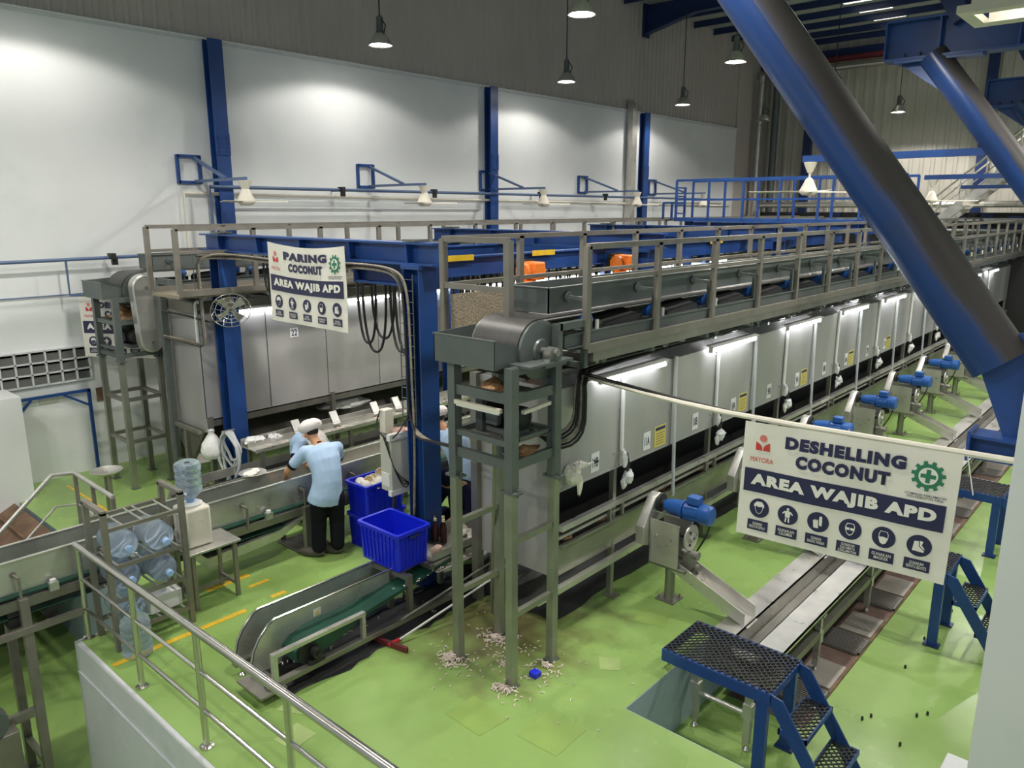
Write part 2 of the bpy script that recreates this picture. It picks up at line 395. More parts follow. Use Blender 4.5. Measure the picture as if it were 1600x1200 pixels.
# ---------------------------------------------------------------- pendant lamps
def lamp(x, y, label, z=7.0, on=True):
    t = thing('pendant_lamp', label, 'lamp', (x,y,z-.1), 'high pendant lamps')
    B().cyl((x,y,z+.42),(x,y,9.79),.012,n=6).build('cord', M['black'], t)
    B().lathe((x,y,z+.14), [(.03,.3),(.06,.27),(.065,.05),(.09,0)], n=14).build('lamp_holder', M['galv'], t)
    B().lathe((x,y,z), [(.07,.16),(.10,.13),(.20,-.02),(.215,-.06),(.20,-.055),(.09,.12),(.05,.14)], n=20, close=False).build('lamp_shade', M['ss'], t)
    B().lathe((x,y,z), [(.03,.12),(.10,.08),(.16,.0),(.15,-.045),(.06,-.065)], n=18).build('bulb', M['bulb'] if on else M['vent'], t)
    b = B(); b.tube([(x+.1,y,z+.12),(x+.16,y,z+.25),(x+.05,y,z+.38)], .012, n=6); b.build('hook_bracket', M['black'], t)
    if on:
        ld = bpy.data.lights.new('lamp_light', 'SPOT'); ld.energy = WALL_W if x < -11 else LAMP_W*(1 if x < 0 else .6 if y < 0 else 1.7); ld.spot_size = math.radians(150); ld.spot_blend = .22
        ld.shadow_soft_size = .15; ld.color = (1.0,.955,.88)
        lo = bpy.data.objects.new('lamp_light', ld); COL.objects.link(lo); lo.parent = t; lo.location = (0,0,.02)
    return t
ordn = ['first','second','third','fourth','fifth','sixth']
for i, y in enumerate((-1.4,4.0,9.4,14.8,20.1,25.4)):
    lamp(-11.5, y, ['unseen','unseen','bright pendant lamp before the first bay of painted wall','lit pendant lamp hanging before the taupe cladding, second along the wall','small lit pendant lamp third along the wall, near the far corner','dark unlit pendant lamp hanging before the end wall'][i] if i > 1 else 'pendant lamp of the wall row behind the viewer, number %s from the front' % ordn[i], on=(i != 5))
for i, y in enumerate((-.6,4.7,10.0,15.1,20.5,25.9)):
    lamp(-7.5, y, ['pendant lamp of the middle row over the lower floor','pendant lamp of the middle row over the paring line','largest glaring pendant lamp hanging in front of the taupe cladding','glaring pendant lamp beside the thick blue strut','pendant lamp hidden behind the thick blue strut','small lit pendant lamp before the cream end wall on a slanting cord'][i])
for i, y in enumerate((-2.4,4.7,10.0,15.1,20.5,26.0)):
    lamp(-3.6 if y < 20 or y > 21 else -2.7, y, 'pendant lamp of the row above the deshelling machine, %s along the row' % ordn[i], z=7.0 if y > 0 else 7.4)
for i, y in enumerate((-2.4,10.6,15.1,20.5)):
    lamp(.8, y, 'pendant lamp of the row above the sunken lane, %s along the row' % ordn[i], z=7.2)
# ================================================================ the two long processing machines
TUBES = [6.0,8.25,10.5,12.7,14.9,17.1,19.3,21.5,23.7]
def fl_tube(x, y0, z, L, label, group, sgn=1):
    t = thing('tube_light', label, 'light', (x,y0+L/2,z), group)
    B().cyl((x,y0,z),(x,y0+L,z),.024,n=10).build('lamp_tube', M['tube'], t)
    b = B(); b.prism([(x-.05*sgn,z+.05),(x+.035*sgn,z+.035),(x+.04*sgn,z+.05),(x-.05*sgn,z+.065)], 'y', y0-.05, y0+L+.05)
    b.box(x-.02,x+.02,y0-.04,y0,z-.025,z+.05); b.box(x-.02,x+.02,y0+L,y0+L+.04,z-.025,z+.05)
    b.build('reflector', M['white'], t)
def machine(root, xf, xb, y0, y1, zp, zt, ze, s, zrail, pitch=1.04, near=20):
    # xf working face, xb back, s = +1 when the face looks to +x
    b = B(); b.box(xb, xf-.02*s, y0, y0+.012, ze, zt)
    b.box(xb, xb+.05*s, y0-.015, y0+.02, ze-.02, zt); b.box(xf-.06*s, xf, y0-.015, y0+.02, ze-.02, zt)
    b.box(xb, xf, y0-.012, y0+.02, zt-.05, zt+.01)
    b.build('end_plate', M['sspanel'], root)
    n = int((y1-y0)/pitch)
    for k in range(n):
        ya = y0 + pitch*k + .008; yb = y0 + pitch*(k+1) - .008; b = B()
        b.box(xf-.018*s, xf, ya, yb, zp, zt)
        b.box(xf-.03*s, xf+.004*s, ya, yb, zp-.012, zp+.006)
        b.prism([(xf-.02*s,zt),(xf,zt),(xf-.12*s,zt+.075),(xf-.14*s,zt+.075)], 'y', ya, yb)
        for q in range(4):
            for yy in (ya+.025, yb-.025): b.cyl((xf,yy,zp+.1+q*(zt-zp-.2)/3),(xf+.006*s,yy,zp+.1+q*(zt-zp-.2)/3),.008,n=6)
        b.build('side_panel', M['sspanel'], root, angle=30)
    B().box(xb,xf-.05*s,y0,y1,zt-.02,zt).build('top_plate', M['ssdark'], root)
    B().box(xb,xb+.02*s,y0,y1,ze,zt).build('back_plate', M['ssdark'], root)
    b = B(); b.box(xb+.05*s, xf-.25*s, y0+.05, y1, ze+.02, ze+.06); b.build('inner_bed', M['rubber'], root)
    b = B(); b.box(xb+.1*s, xf-.5*s, y0+.3, y1, ze+.1, zp+.1); b.build('inner_hopper', M['black'], root)
R1 = thing('deshelling_machine', 'long stainless enclosed machine with lit, numbered side panels down the middle of the hall', 'machine', (-4.8,16,0))
machine(R1, -4.27, -5.33, 5.45, 27.3, 1.47, 2.47, .57, 1, 1.1)
for k in range(11):
    y = 6.43 + 2.08*k; b = B()
    b.bar((-4.30,y,0),(-4.30,y,1.5),.055,.055); b.box(-4.36,-4.20,y-.06,y+.06,0,.012)
    b.build('leg', M['olive'], R1)
    b = B(); b.bar((-4.24,y-.13,.9),(-4.24,y-.13,1.1),.035); b.bar((-4.24,y+.1,.9),(-4.24,y+.1,1.1),.035)
    b.build('rail_stub', M['olive'], R1)
for x in (-5.25,):
    for k in range(11): B().bar((x,5.6+2.08*k,0),(x,5.6+2.08*k,.6),.06).build('rear_leg', M['olive'], R1)
b = B(); b.bar((-5.32,5.43,0),(-5.32,5.43,2.5),.09,.09); b.build('corner_post', M['ssdark'], R1)
b = B(); b.bar((-4.24,5.46,1.10),(-4.24,27.3,1.10),.06); b.build('upper_rail', M['ss'], R1)
b = B(); b.bar((-4.27,5.46,.99),(-4.27,27.3,.99),.03); b.build('guide_rod', M['ss'], R1)
b = B(); b.bar((-4.2,5.06,.5),(-4.2,27.3,.5),.06); b.build('lower_rail', M['ss'], R1)
b = B(); b.prism([(-4.29,.58),(-4.26,.92),(-4.20,.93),(-4.20,.91),(-4.25,.90),(-4.28,.58)], 'y', 5.46, 27.3); b.box(-5.2,-4.29,5.5,27.3,.58,.6)
b.build('trough', M['olive'], R1)
b = B()
for k in range(60):
    b.ell((-4.38+random.uniform(-.05,.05), 5.6+random.random()**1.6*14, .93), .06, .1, .03, n=7, m=4, jit=.3)
b.build('product_debris', M['husk'], R1, kind='stuff')
for k, y in enumerate(TUBES):
    fl_tube(-4.185, y+.02, 2.47, 1.16, ['first','second','third','fourth','fifth','sixth','seventh','eighth','ninth'][k]+' tube light from the big drum tower, above the numbered panels', 'tube lights of the deshelling machine')
# conduits down the panel joints, wrapped lamps, stickers
for k in range(9):
    y = 6.49 + 2.08*k
    t = thing('wrapped_lamp', ['first','second','third','fourth','fifth','sixth','seventh','eighth','ninth'][k]+' film-wrapped hanging lamp from the drum tower along the numbered panels', 'lamp', (-4.2,y,1.3), 'film-wrapped lamps on the machine')
    B().tube([(-4.245,y,2.5),(-4.245,y,1.66),(-4.2,y+.02,1.6)], .022, n=8).build('conduit', M['white'], t)
    b = B(); b.tube([(-4.2,y+.02,1.62),(-4.19,y+.05,1.5),(-4.19,y+.03,1.42)], .022, n=7); b.build('lamp_neck', M['black'], t)
    b = B(); b.ell((-4.18,y+.05,1.36),.055,.08,.07,n=10,m=7,jit=.28); b.ell((-4.19,y-.02,1.30),.03,.04,.06,n=8,m=5,jit=.3); b.ell((-4.2,y+.0,1.55),.03,.03,.08,n=8,m=5,jit=.3)
    b.build('film_wrap', M['plastic'], t, angle=10)
    b = B(); b.bar((-4.262,y-.12,1.63),(-4.262,y+.1,1.63),.012); b.build('clip_bar', M['ss'], t)
for k in range(9):
    y = 7.53 + 2.08*k
    tag(B().tube([(-4.24,y,2.5),(-4.22,y,1.6),(-4.20,y,.86)], .021, n=8).build('motor_conduit', M['hose']), ['first','second','third','fourth','fifth','sixth','seventh','eighth','ninth'][k]+' grey conduit from the drum tower dropping past the panels to a chute drive', 'conduit', 'long grey conduits')
def plate_label(y, z, txt, dy=.07, dz=.1):
    o = B().box(-4.268,-4.264,y-dy,y+dy,z-dz,z+dz).build('panel_label', M['white'])
    return o
labs = [(6.05,1.62,'11B','white label reading 11B beside the knotted rag on the first machine panel'), (7.02,1.62,'11A','white label reading 11A beside the first yellow sticker'),
        (8.1,1.62,'10B','white label reading 10B behind the slanted cable pipe'), (9.1,1.62,'10A','white label reading 10A beside the second yellow sticker'),
        (10.2,1.62,'9B','white label reading 9B on the fifth machine panel'), (11.2,1.62,'9A','white label reading 9A beside the third yellow sticker'),
        (12.3,1.62,'8B','white label reading 8B on the seventh machine panel'), (13.3,1.62,'8A','white label reading 8A beside the fourth yellow sticker'),
        (14.4,1.62,'7B','white label reading 7B on the ninth machine panel'), (15.4,1.62,'7A','white label reading 7A near the fifth yellow sticker')]
for y, z, s, l in labs:
    o = plate_label(y, z, s); tag(o, l, 'label', 'number labels on the machine panels')
    TXT.append((s, 'lettering', M['bnavy'], o, (lambda u, v, w, y=y, z=z: Vector((-4.262, y+u, z+v))), (0,0,0), (.10,.10), .02))
for k in range(5):
    y = 7.3 + 2.08*k; o = B().box(-4.268,-4.265,y-.12,y+.12,1.5,1.74).build('warning_sticker', M['stick'])
    tag(o, 'yellow notice sticker beside the white label '+['11A','10A','9A','8A','7A'][k]+' on the machine panels', 'sticker', 'yellow notices on the machine')
    b = B(); b.box(-4.266,-4.2635,y-.1,y+.1,1.69,1.725)
    for q in range(5): b.box(-4.266,-4.2638,y-.09,y+.09-.03*(q%2),1.65-.03*q,1.656-.03*q)
    b.build('print', M['bnavy'], o)
# knotted yellow-white rag on the nearest panel with its little rod
t = thing('wrapped_tap', 'knotted film-wrapped tap sticking out of the first machine panel beside the tower leg', 'tap', (-4.2,5.6,1.5))
b = B(); b.ell((-4.2,5.6,1.63),.09,.08,.1,n=11,m=8,jit=.25); b.ell((-4.16,5.66,1.72),.05,.09,.03,n=8,m=5,jit=.3); b.ell((-4.17,5.67,1.50),.02,.04,.09,n=8,m=5,jit=.3); b.build('rag', M['coco'], t, angle=10)
B().cyl((-4.2,5.66,1.66),(-4.14,5.88,1.70),.012,n=8).build('rod', M['white'], t)
B().cyl((-4.14,5.86,1.70),(-4.13,5.90,1.705),.02,n=8).build('knob', M['black'], t)

R2 = thing('paring_machine', 'long stainless enclosed machine behind the paring line, beside the painted wall', 'machine', (-10.8,16,0))
machine(R2, -10.3, -11.33, 5.0, 27, 1.17, 2.66, 1.0, 1, 1.1, pitch=1.05)
b = B(); b.bar((-10.33,5.0,1.09),(-10.33,27,1.09),.05,.09); b.build('lower_beam', M['ssdark'], R2)
b = B(); b.prism([(-11.33,1.0),(-10.35,1.0),(-10.9,.35)], 'y', 5.0, 5.05); b.prism([(-11.33,1.0),(-11.3,1.0),(-10.87,.35),(-10.9,.35)], 'y', 5.05, 26); b.build('hopper_bottom', M['ssdark'], R2)
for k in range(11):
    y = 5.06 + 2.1*k
    B().bar((-10.3,y,.0),(-10.3,y,1.2),.07).build('leg', M['ssdark'], R2)
    B().bar((-11.3,y,.0),(-11.3,y,1.0),.07).build('rear_leg', M['ssdark'], R2)
b = B(); b.box(-10.36,-10.28,5,27,2.72,2.84); b.box(-11.4,-10.3,4.96,5.02,2.7,2.84); b.build('top_beam', M['rail'], R2)
for k in range(10):
    fl_tube(-10.24, 5.5+1.55*k, 2.66, 1.3, ['first','second','third','fourth','fifth','sixth','seventh','eighth','ninth','last'][k]+' tube light above the wall machine panels, counted from its end plate', 'tube lights of the paring machine')
o = B().box(-10.296,-10.292,6.45,6.59,2.18,2.32).build('panel_label', M['white']); tag(o, 'white label reading 22 on the machine panel under the paring banner', 'label')
TXT.append(('22', 'lettering', M['bnavy'], o, lambda u, v, w: Vector((-10.29, 6.52+u, 2.25+v)), (0,0,0), (.1,.1), .02))

# ================================================================ walkway guard rails on top of the machines
def guardrail(label, x, y0, y1, zb, zm, zt, sp=1.16, m='rail', group='walkway guard rails', extra=None, cross=None, w=.05):
    t = thing('guard_rail', label, 'railing', (x,y0,zb), group)
    B().bar((x,y0,zt),(x,y1,zt),w,w).build('top_rail', M[m], t)
    B().bar((x,y0,zm),(x,y1,zm),w*.8,w*.8).build('mid_rail', M[m], t)
    B().bar((x,y0,zb),(x,y1,zb),w*1.1,w*1.6).build('bottom_beam', M[m], t)
    y = y0
    while y < y1:
        B().bar((x,y,zb),(x,y,zt),w,w*1.3).build('post', M[m], t); y += sp
    if cross:
        for zz in (zt, zm): B().bar((x,y0,zz),(cross,y0,zz),w,w).build('cross_rail', M[m], t)
        B().bar((cross,y0,zb),(cross,y0,zt),w*1.3,w*1.3).build('post', M[m], t)
    return t
guardrail('long grey guard rail in front of the belt conveyor, above the numbered panels', -3.95, 5.42, 27.2, 2.9, 3.5, 3.79)
guardrail('guard rail between belt conveyor and blue cranes, closed off beside the big drum', -5.2, 4.9, 27.2, 2.95, 3.42, 3.84, sp=1.07, cross=-4.4)
guardrail('guard rail along the top of the wall machine facing the blue gantries', -9.87, 4.6, 27, 3.02, 3.55, 3.85, sp=1.1, cross=None)
guardrail('guard rail on the painted-wall side of the wall machine', -10.7, 4.6, 27, 3.02, 3.55, 3.87, sp=1.1)
t = thing('walkway', 'narrow walkway deck with a tan checker-plate kick board behind the big drum', 'walkway', (-5.0,16,2.8))
B().box(-5.2,-4.75,4.95,27.2,2.86,2.9).build('deck', M['check'], t)
B().box(-5.17,-5.155,4.95,8.0,2.9,3.33).build('kick_board', M['check'], t)
b = B(); b.bar((-5.2,5.5,2.8),(-5.2,27.2,2.8),.06,.1); b.bar((-3.95,5.5,2.82),(-3.95,27.2,2.82),.05,.09)
for k in range(14):
    y = 5.6+1.56*k; b.bar((-5.2,y,2.78),(-3.95,y,2.78),.05,.07); b.bar((-5.1,y,2.47),(-5.1,y,2.8),.05); b.bar((-4.4,y,2.47),(-4.4,y,2.8),.05)
b.build('support_frame', M['ssdark'], t)
t = thing('walkway', 'walkway deck on top of the wall machine between its two guard rails', 'walkway', (-10.3,16,2.9))
B().box(-10.7,-9.9,4.6,27,2.95,2.99).build('deck', M['check'], t)

# ================================================================ belt conveyors with their head towers
def conveyor(dx, dy, label, ny, detail=True):
    def P(x, y, z): return (x+dx, y+dy, z)
    t = thing('belt_conveyor', label, 'conveyor', P(-4.4,4.9,2.9), 'long belt conveyors above the machines')
    X0, X1 = -4.62+dx, -4.05+dx; yc = 4.9+dy; zc = 2.945; y1 = 27; RD = .26
    d = B(); d.cyl((X0,yc,zc),(X1,yc,zc),.245,n=40); d.build('head_drum', M['galv'], t)
    prof = []
    b = B()
    ring = [(yc+RD*math.sin(a), zc+RD*math.cos(a)) for a in [0,-.3,-.6,-.9,-1.2,-1.5,-1.8,-2.1,-2.4,-2.7,-3.0,-PI]]
    top = [(y1,zc+.20)] + ring + [(y1,zc-.20)]
    inn = [(y1,zc+.188)] + [(yc+.248*math.sin(a), zc+.248*math.cos(a)) for a in [0,-.3,-.6,-.9,-1.2,-1.5,-1.8,-2.1,-2.4,-2.7,-3.0,-PI]] + [(y1,zc-.188)]
    for i in range(len(top)-1):
        p, q, r_, s_ = top[i], top[i+1], inn[i+1], inn[i]
        for xx in ((X0+.03, X1-.03),):
            b.quad((xx[0],p[0],p[1]),(xx[1],p[0],p[1]),(xx[1],q[0],q[1]),(xx[0],q[0],q[1]))
            b.quad((xx[0],s_[0],s_[1]),(xx[1],s_[0],s_[1]),(xx[1],r_[0],r_[1]),(xx[0],r_[0],r_[1]))
            b.quad((xx[1],p[0],p[1]),(xx[1],q[0],q[1]),(xx[1],r_[0],r_[1]),(xx[1],s_[0],s_[1]))
            b.quad((xx[0],p[0],p[1]),(xx[0],q[0],q[1]),(xx[0],r_[0],r_[1]),(xx[0],s_[0],s_[1]))
    b.build('belt', M['belt'], t)
    e = B().lathe((X1,yc,zc), [(.245,0),(.255,.006),(.23,.012),(.10,.012),(.09,.03),(.05,.03)], axis=(1,0,0), n=36).build('drum_end', M['galv'], t)
    B().cyl((X0-.18,yc,zc),(X1+.2,yc,zc),.03,n=12).build('shaft', M['ssdark'], t)
    for xx in (X1+.13, X0-.13):
        b = B(); b.lathe((xx-.045,yc,zc-.03), [(.05,0),(.075,.01),(.075,.08),(.06,.09),(.03,.09),(.03,.1)], axis=(1,0,0), n=16)
        b.box(xx-.05,xx+.05,yc-.14,yc+.14,zc-.115,zc-.09); b.prism([(yc-.09,zc-.09),(yc+.09,zc-.09),(yc+.05,zc),(yc-.05,zc)], 'x', xx-.04, xx+.04)
        b.build('bearing', M['galv'], t)
    # skirt trough above the belt
    xa, xb = -4.62+dx, -4.17+dx; ya = 5.16+dy
    b = B()
    b.prism([(xa,3.215),(xb,3.215),(xb,3.44),(xa,3.44)], 'y', ya, ya+.012)
    b.box(xb-.01,xb,ya,y1,3.215,3.44); b.box(xa,xa+.01,ya,y1,3.215,3.44)
    b.box(xb-.005,xb+.03,ya,y1,3.432,3.442); b.box(xa-.03,xa+.005,ya,y1,3.432,3.442); b.box(xa,xb,ya-.02,ya+.01,3.432,3.442)
    b.build('skirt_trough', M['galv'], t)
    for xx in (X1+.06, X0-.06):
        b = B(); b.box(xx-.012,xx+.012,yc+.25,y1,2.93,3.05); b.box(xx-.04,xx+.04,yc+.25,y1,3.045,3.055); b.box(xx-.04,xx+.04,yc+.25,y1,2.925,2.935)
        b.build('side_beam', M['galv'], t)
    for k in range(ny):
        y = yc + .55 + 1.13*k; xx = X1+.07
        b = B(); b.bar((xx,y,3.05),(xx,y,3.335),.035,.04); b.bar((xx+.016,y,3.33),(xb,y-.03,3.345),.032,.032); b.cyl((xb+.004,y-.03,3.345),(xb+.03,y-.03,3.345),.05,n=10)
        br = b.build('skirt_bracket', M['galv'], t)
        b = B(); b.bar((xx-.02,y+.1,3.05),(xx-.02,y+.1,3.16),.03,.02); b.box(xx-.2,xx+.0,y-.02,y+.14,3.05,3.06); f = b.build('idler_frame', M['galv'], t)
        r_ = B(); r_.lathe((xx-.03,y+.1,3.165), [(.02,0),(.05,.005),(.052,.03),(.052,.16),(.03,.17)], axis=(-.85,0,-.5), n=14); r_.build('idler_roller', M['motor'], f)
        B().cyl((xx,y+.17,3.055),(xx,y+.17,3.14),.018,n=10).build('grease_cap', M['white'], f)
        if k < ny-1:
            b = B(); b.prism([(y+.28,3.06),(y+.95,3.06),(y+.95,3.16),(y+.88,3.17),(y+.35,3.13)], 'x', xx-.25, xx-.04)
            b.v = [Vector((p.x, p.y, p.z - (.05 if p.x > xx-.1 else 0))) for p in b.v]
            b.build('return_cover', M['rubber'], t)
        b = B(); b.bar((X0-.06,y,2.74),(X1+.06,y,2.74),.05,.05); b.bar((xx-.01,y,2.72),(xx-.01,y,2.93),.05,.05); b.bar((X1-.36,y,2.5),(X1-.36,y,2.74),.05,.05); b.bar((X0-.06,y,2.5),(X0-.06,y,2.93),.05,.05); b.build('stand', M['galv'], t)
        b = B(); b.cyl((X0,y+.4,2.74),(X1,y+.4,2.74),.045,n=12); b.build('return_roller', M['galv'], t)
    return t
def tower(xa, xb, ya, yb, zj, bars, label, ztop=2.86):
    t = thing('head_tower', label, 'frame', ((xa+xb)/2,(ya+yb)/2,0), 'conveyor head towers')
    for x in (xa, xb):
        for y in (ya, yb):
            l = B().bar((x,y,0),(x,y,zj-.006),.075,.075).build('leg', M['olive'], t)
            b = B(); b.bar((x,y,zj+.006),(x,y,ztop),.085,.085); b.build('upper_leg', M['galv'], l)
            b = B(); b.box(x-.085,x+.085,y-.05,y+.05,zj-.01,zj+.01); b.box(x-.055,x+.055,y-.055,y+.055,0,.012)
            for sx in (-.07,.07): b.cyl((x+sx,y,zj-.03),(x+sx,y,zj+.04),.01,n=6)
            b.build('flange', M['galv'], l)
    for z, sides, h, m in bars:
        if 'a' in sides: B().bar((xa,ya,z),(xb,ya,z),.05,h).build('cross_bar', M[m], t)
        if 'b' in sides: B().bar((xa,yb,z),(xb,yb,z),.05,h).build('cross_bar', M[m], t)
        if 'l' in sides: B().bar((xa,ya,z),(xa,yb,z),.05,h).build('side_bar', M[m], t)
        if 'r' in sides: B().bar((xb,ya,z),(xb,yb,z),.05,h).build('side_bar', M[m], t)
    return t
def chute(dx, dy, label, par=None):
    t = thing('discharge_chute', label, 'chute', (-4.4+dx,4.4+dy,2.84), 'grey drum chutes')
    xa, xb, y = -4.79+dx, -4.08+dx, 4.38+dy; b = B()
    b.box(xa,xb,y,y+.01,2.84,3.08)
    b.prism([(y,2.84),(y,3.08),(y+.36,2.97),(y+.36,2.88),(y+.28,2.87)], 'x', xb-.008, xb+.002)
    b.prism([(y,2.84),(y,3.08),(y+.5,3.10),(y+.5,2.86)], 'x', xa, xa+.01)
    b.box(xa-.006,xb+.006,y-.008,y+.018,3.07,3.083)
    b.quad((xa,y+.01,2.845),(xb,y+.01,2.845),(xb,y+.16,2.80),(xa,y+.16,2.80))
    b.build('hopper_plate', M['galv'], t); return t
CB = conveyor(0, 0, 'long grey belt conveyor with a big black head drum above the numbered panels', 19)
TW = tower(-4.66,-4.0,4.49,5.05,1.81,[(2.83,'rlb',.07,'galv'),(2.6,'ar',.085,'galv'),(2.04,'ar',.085,'galv'),(2.22,'abl',.05,'galv'),(1.36,'rl',.05,'olive'),(.68,'rl',.05,'olive')],
    'tall grey open frame tower carrying the big drum above the shavings on the floor')
CH = chute(0, 0, 'grey folded sheet chute under the big black drum')
B().box(-4.12,-3.86,4.55,5.12,2.855,2.875).build('bearing_shelf', M['galv'], TW); B().box(-4.68,-4.6,4.55,5.12,2.865,2.885).build('bearing_shelf', M['galv'], TW)
b = B(); b.bar((-3.98,5.05,2.86),(-3.98,5.05,3.16),.07,.06); b.bar((-3.98,5.05,3.13),(-3.98,5.5,3.13),.07,.06); b.build('head_post', M['galv'], TW)
B().box(-4.62,-4.05,4.52,5.0,2.19,2.2).build('motor_shelf', M['ssdark'], TW)
B().box(-4.63,-4.03,4.52,5.03,2.56,2.57).build('dust_tray', M['ssdark'], TW)
b = B(); b.bar((-4.2,4.6,2.24),(-4.02,4.6,2.24),.03); b.bar((-4.02,4.6,2.24),(-4.02,5.0,2.24),.03); b.bar((-4.2,4.6,2.08),(-4.2,4.6,2.24),.03); b.bar((-4.02,5.0,2.08),(-4.02,5.0,2.24),.03)
b.build('ledge_frame', M['galv'], TW)
def heap(label, c, rx, ry, rz, m, n=26):
    b = B(); vs = []; k = 9
    for j in range(k+1):
        for i in range(n):
            a = 2*PI*i/n; q = j/k
            rr = 1 + .18*math.sin(3*a+j) + random.uniform(-.06,.06)
            vs.append((c[0]+rx*q*rr*math.cos(a), c[1]+ry*q*rr*math.sin(a), c[2]+rz*max(0,(1-q)**1.2)*random.uniform(.9,1.1)))
    fs = [(j*n+i,j*n+(i+1)%n,(j+1)*n+(i+1)%n,(j+1)*n+i) for j in range(k) for i in range(n)]
    b._add(vs, fs); o = b.build('husk_heap', m); tag(o, label, 'heap', kind='stuff'); return o
heap('brown heap of coconut dust on the tray under the big drum', (-4.40,4.72,2.572), .24,.18,.13, M['husk'])
heap('small brown dust heap on the lowest ledge of the drum tower', (-4.1,4.75,2.085), .1,.2,.06, M['husk'])
t = thing('drive_motor', 'dark geared motor on the shelf of the head tower under the big drum', 'motor', (-4.35,4.75,2.2))
b = B(); b.lathe((-4.55,4.8,2.36), [(.05,0),(.11,.02),(.11,.13),(.09,.14),(.09,.28),(.1,.3),(.1,.42),(.06,.44)], axis=(1,0,0), n=18)
for i in range(9): b.cyl((-4.41+.014*i,4.8,2.36),(-4.405+.014*i,4.8,2.36),.105,n=16)
b.build('motor_body', M['black'], t)
B().box(-4.44,-4.3,4.64,4.7,2.29,2.43).build('terminal_box', M['galv'], t, bevel=.012)
b = B(); b.box(-4.58,-4.5,4.66,4.9,2.2,2.5); b.box(-4.5,-4.15,4.7,4.9,2.2,2.25); b.build('gear_case', M['galv'], t, bevel=.01)
t = thing('tube_fixture', 'unlit cream tube lamp under the dust tray of the head tower', 'light', (-4.35,4.44,2.46))
B().bar((-4.6,4.44,2.50),(-4.07,4.44,2.50),.035,.035).build('housing', M['cream'], t); B().cyl((-4.58,4.44,2.475),(-4.09,4.44,2.475),.013,n=8).build('lamp_tube', M['white'], t)
tag(B().bar((-3.99,4.62,2.47),(-3.99,4.97,2.49),.035,.03).build('tube_fixture', M['cream']), 'short cream lamp bar on the side of the head tower', 'light')
tag(B().cyl((-4.37,4.70,2.42),(-5.0,5.3,.0),.016,n=8).build('leaning_pole', M['olive']), 'thin metal pole leaning through the drum tower down to the floor', 'pole')
# copies for the wall machine
CB2 = dup(CB, (-7.5,-.1,0), 'grey belt conveyor on the wall machine, its drum beside a tall rounded guard')
CH2 = dup(CH, (-7.5,-.1,0), 'grey folded sheet chute before the drum of the wall-side conveyor')
tower(-12.2,-11.5,4.4,4.95,1.95,[(2.83,'rlb',.07,'galv'),(2.5,'alr',.06,'galv'),(2.02,'alr',.06,'galv'),(2.12,'ab',.04,'galv'),(1.36,'rlab',.05,'ssdark'),(.72,'rlab',.05,'ssdark')],
    'tall dark frame tower under the wall-side conveyor drum, in front of the pale wall')
heap('brown dust heap in the tray of the wall-side drum tower', (-11.85,4.66,2.54), .26,.2,.2, M['husk'])
b = B(); n = 20; xg = -11.40
pr = [(4.78+.19*math.cos(PI*i/10), 3.0+.19*math.sin(PI*i/10)) for i in range(11)] + [(4.80-.17*math.cos(PI*i/10), 2.22-.17*math.sin(PI*i/10)) for i in range(11)]
b.prism(pr, 'x', xg-.08, xg+.1); t = thing('drive_guard', 'tall rounded stainless drive guard beside the wall-side drum', 'guard', (xg,4.78,2.05)); b.build('guard_shell', M['ss'], t, bevel=.02)
b = B(); b.cyl((xg+.1,4.78,3.0),(xg+.106,4.78,3.0),.03); b.cyl((xg+.1,4.8,2.2),(xg+.106,4.8,2.2),.02); b.build('bolt', M['ssdark'], t)
t = dup(bpy.data.objects['drive_motor'], (-7.45,-.1,-.1), 'dark geared motor on the shelf of the wall-side drum tower')
# post and bracing between tower and wall machine
t = thing('support_stand', 'dark slotted stand between the wall-side drum tower and the wall machine', 'frame', (-11.0,4.9,0))
b = B(); b.bar((-11.1,4.9,0),(-11.1,4.9,3.12),.09,.09); b.bar((-11.1,4.9,3.1),(-10.7,4.9,3.1),.08,.08); b.build('post', M['galv'], t)
b = B(); b.bar((-10.72,4.9,0),(-10.72,4.9,1.0),.06,.06); b.bar((-11.1,4.9,.45),(-10.72,4.9,.45),.05,.05); b.bar((-11.1,4.9,1.0),(-10.3,4.9,1.0),.05,.05); b.build('brace', M['ssdark'], t)
t = thing('shade_debris_strip', 'dark strip of painted shade on the floor under the deshelling machine', 'debris', (-4.85,16,0))
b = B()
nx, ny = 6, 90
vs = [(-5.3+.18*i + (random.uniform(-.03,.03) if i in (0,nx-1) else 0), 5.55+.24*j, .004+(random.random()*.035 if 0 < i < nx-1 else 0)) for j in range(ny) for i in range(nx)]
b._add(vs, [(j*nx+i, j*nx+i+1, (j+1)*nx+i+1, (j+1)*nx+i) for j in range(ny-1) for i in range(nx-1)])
b.build('shade_husk_bed', M['black'], t, kind='stuff')  # black bed puts the shade under the machine into colour
t = thing('shade_debris_strip', 'dark floor strip of painted shade beneath the wall machine', 'debris', (-10.8,16,0))
B().box(-11.3,-9.75,5.3,27,.002,.006).build('shade_bed', M['black'], t, kind='stuff')  # flat black sheet paints the shade beneath the wall machine
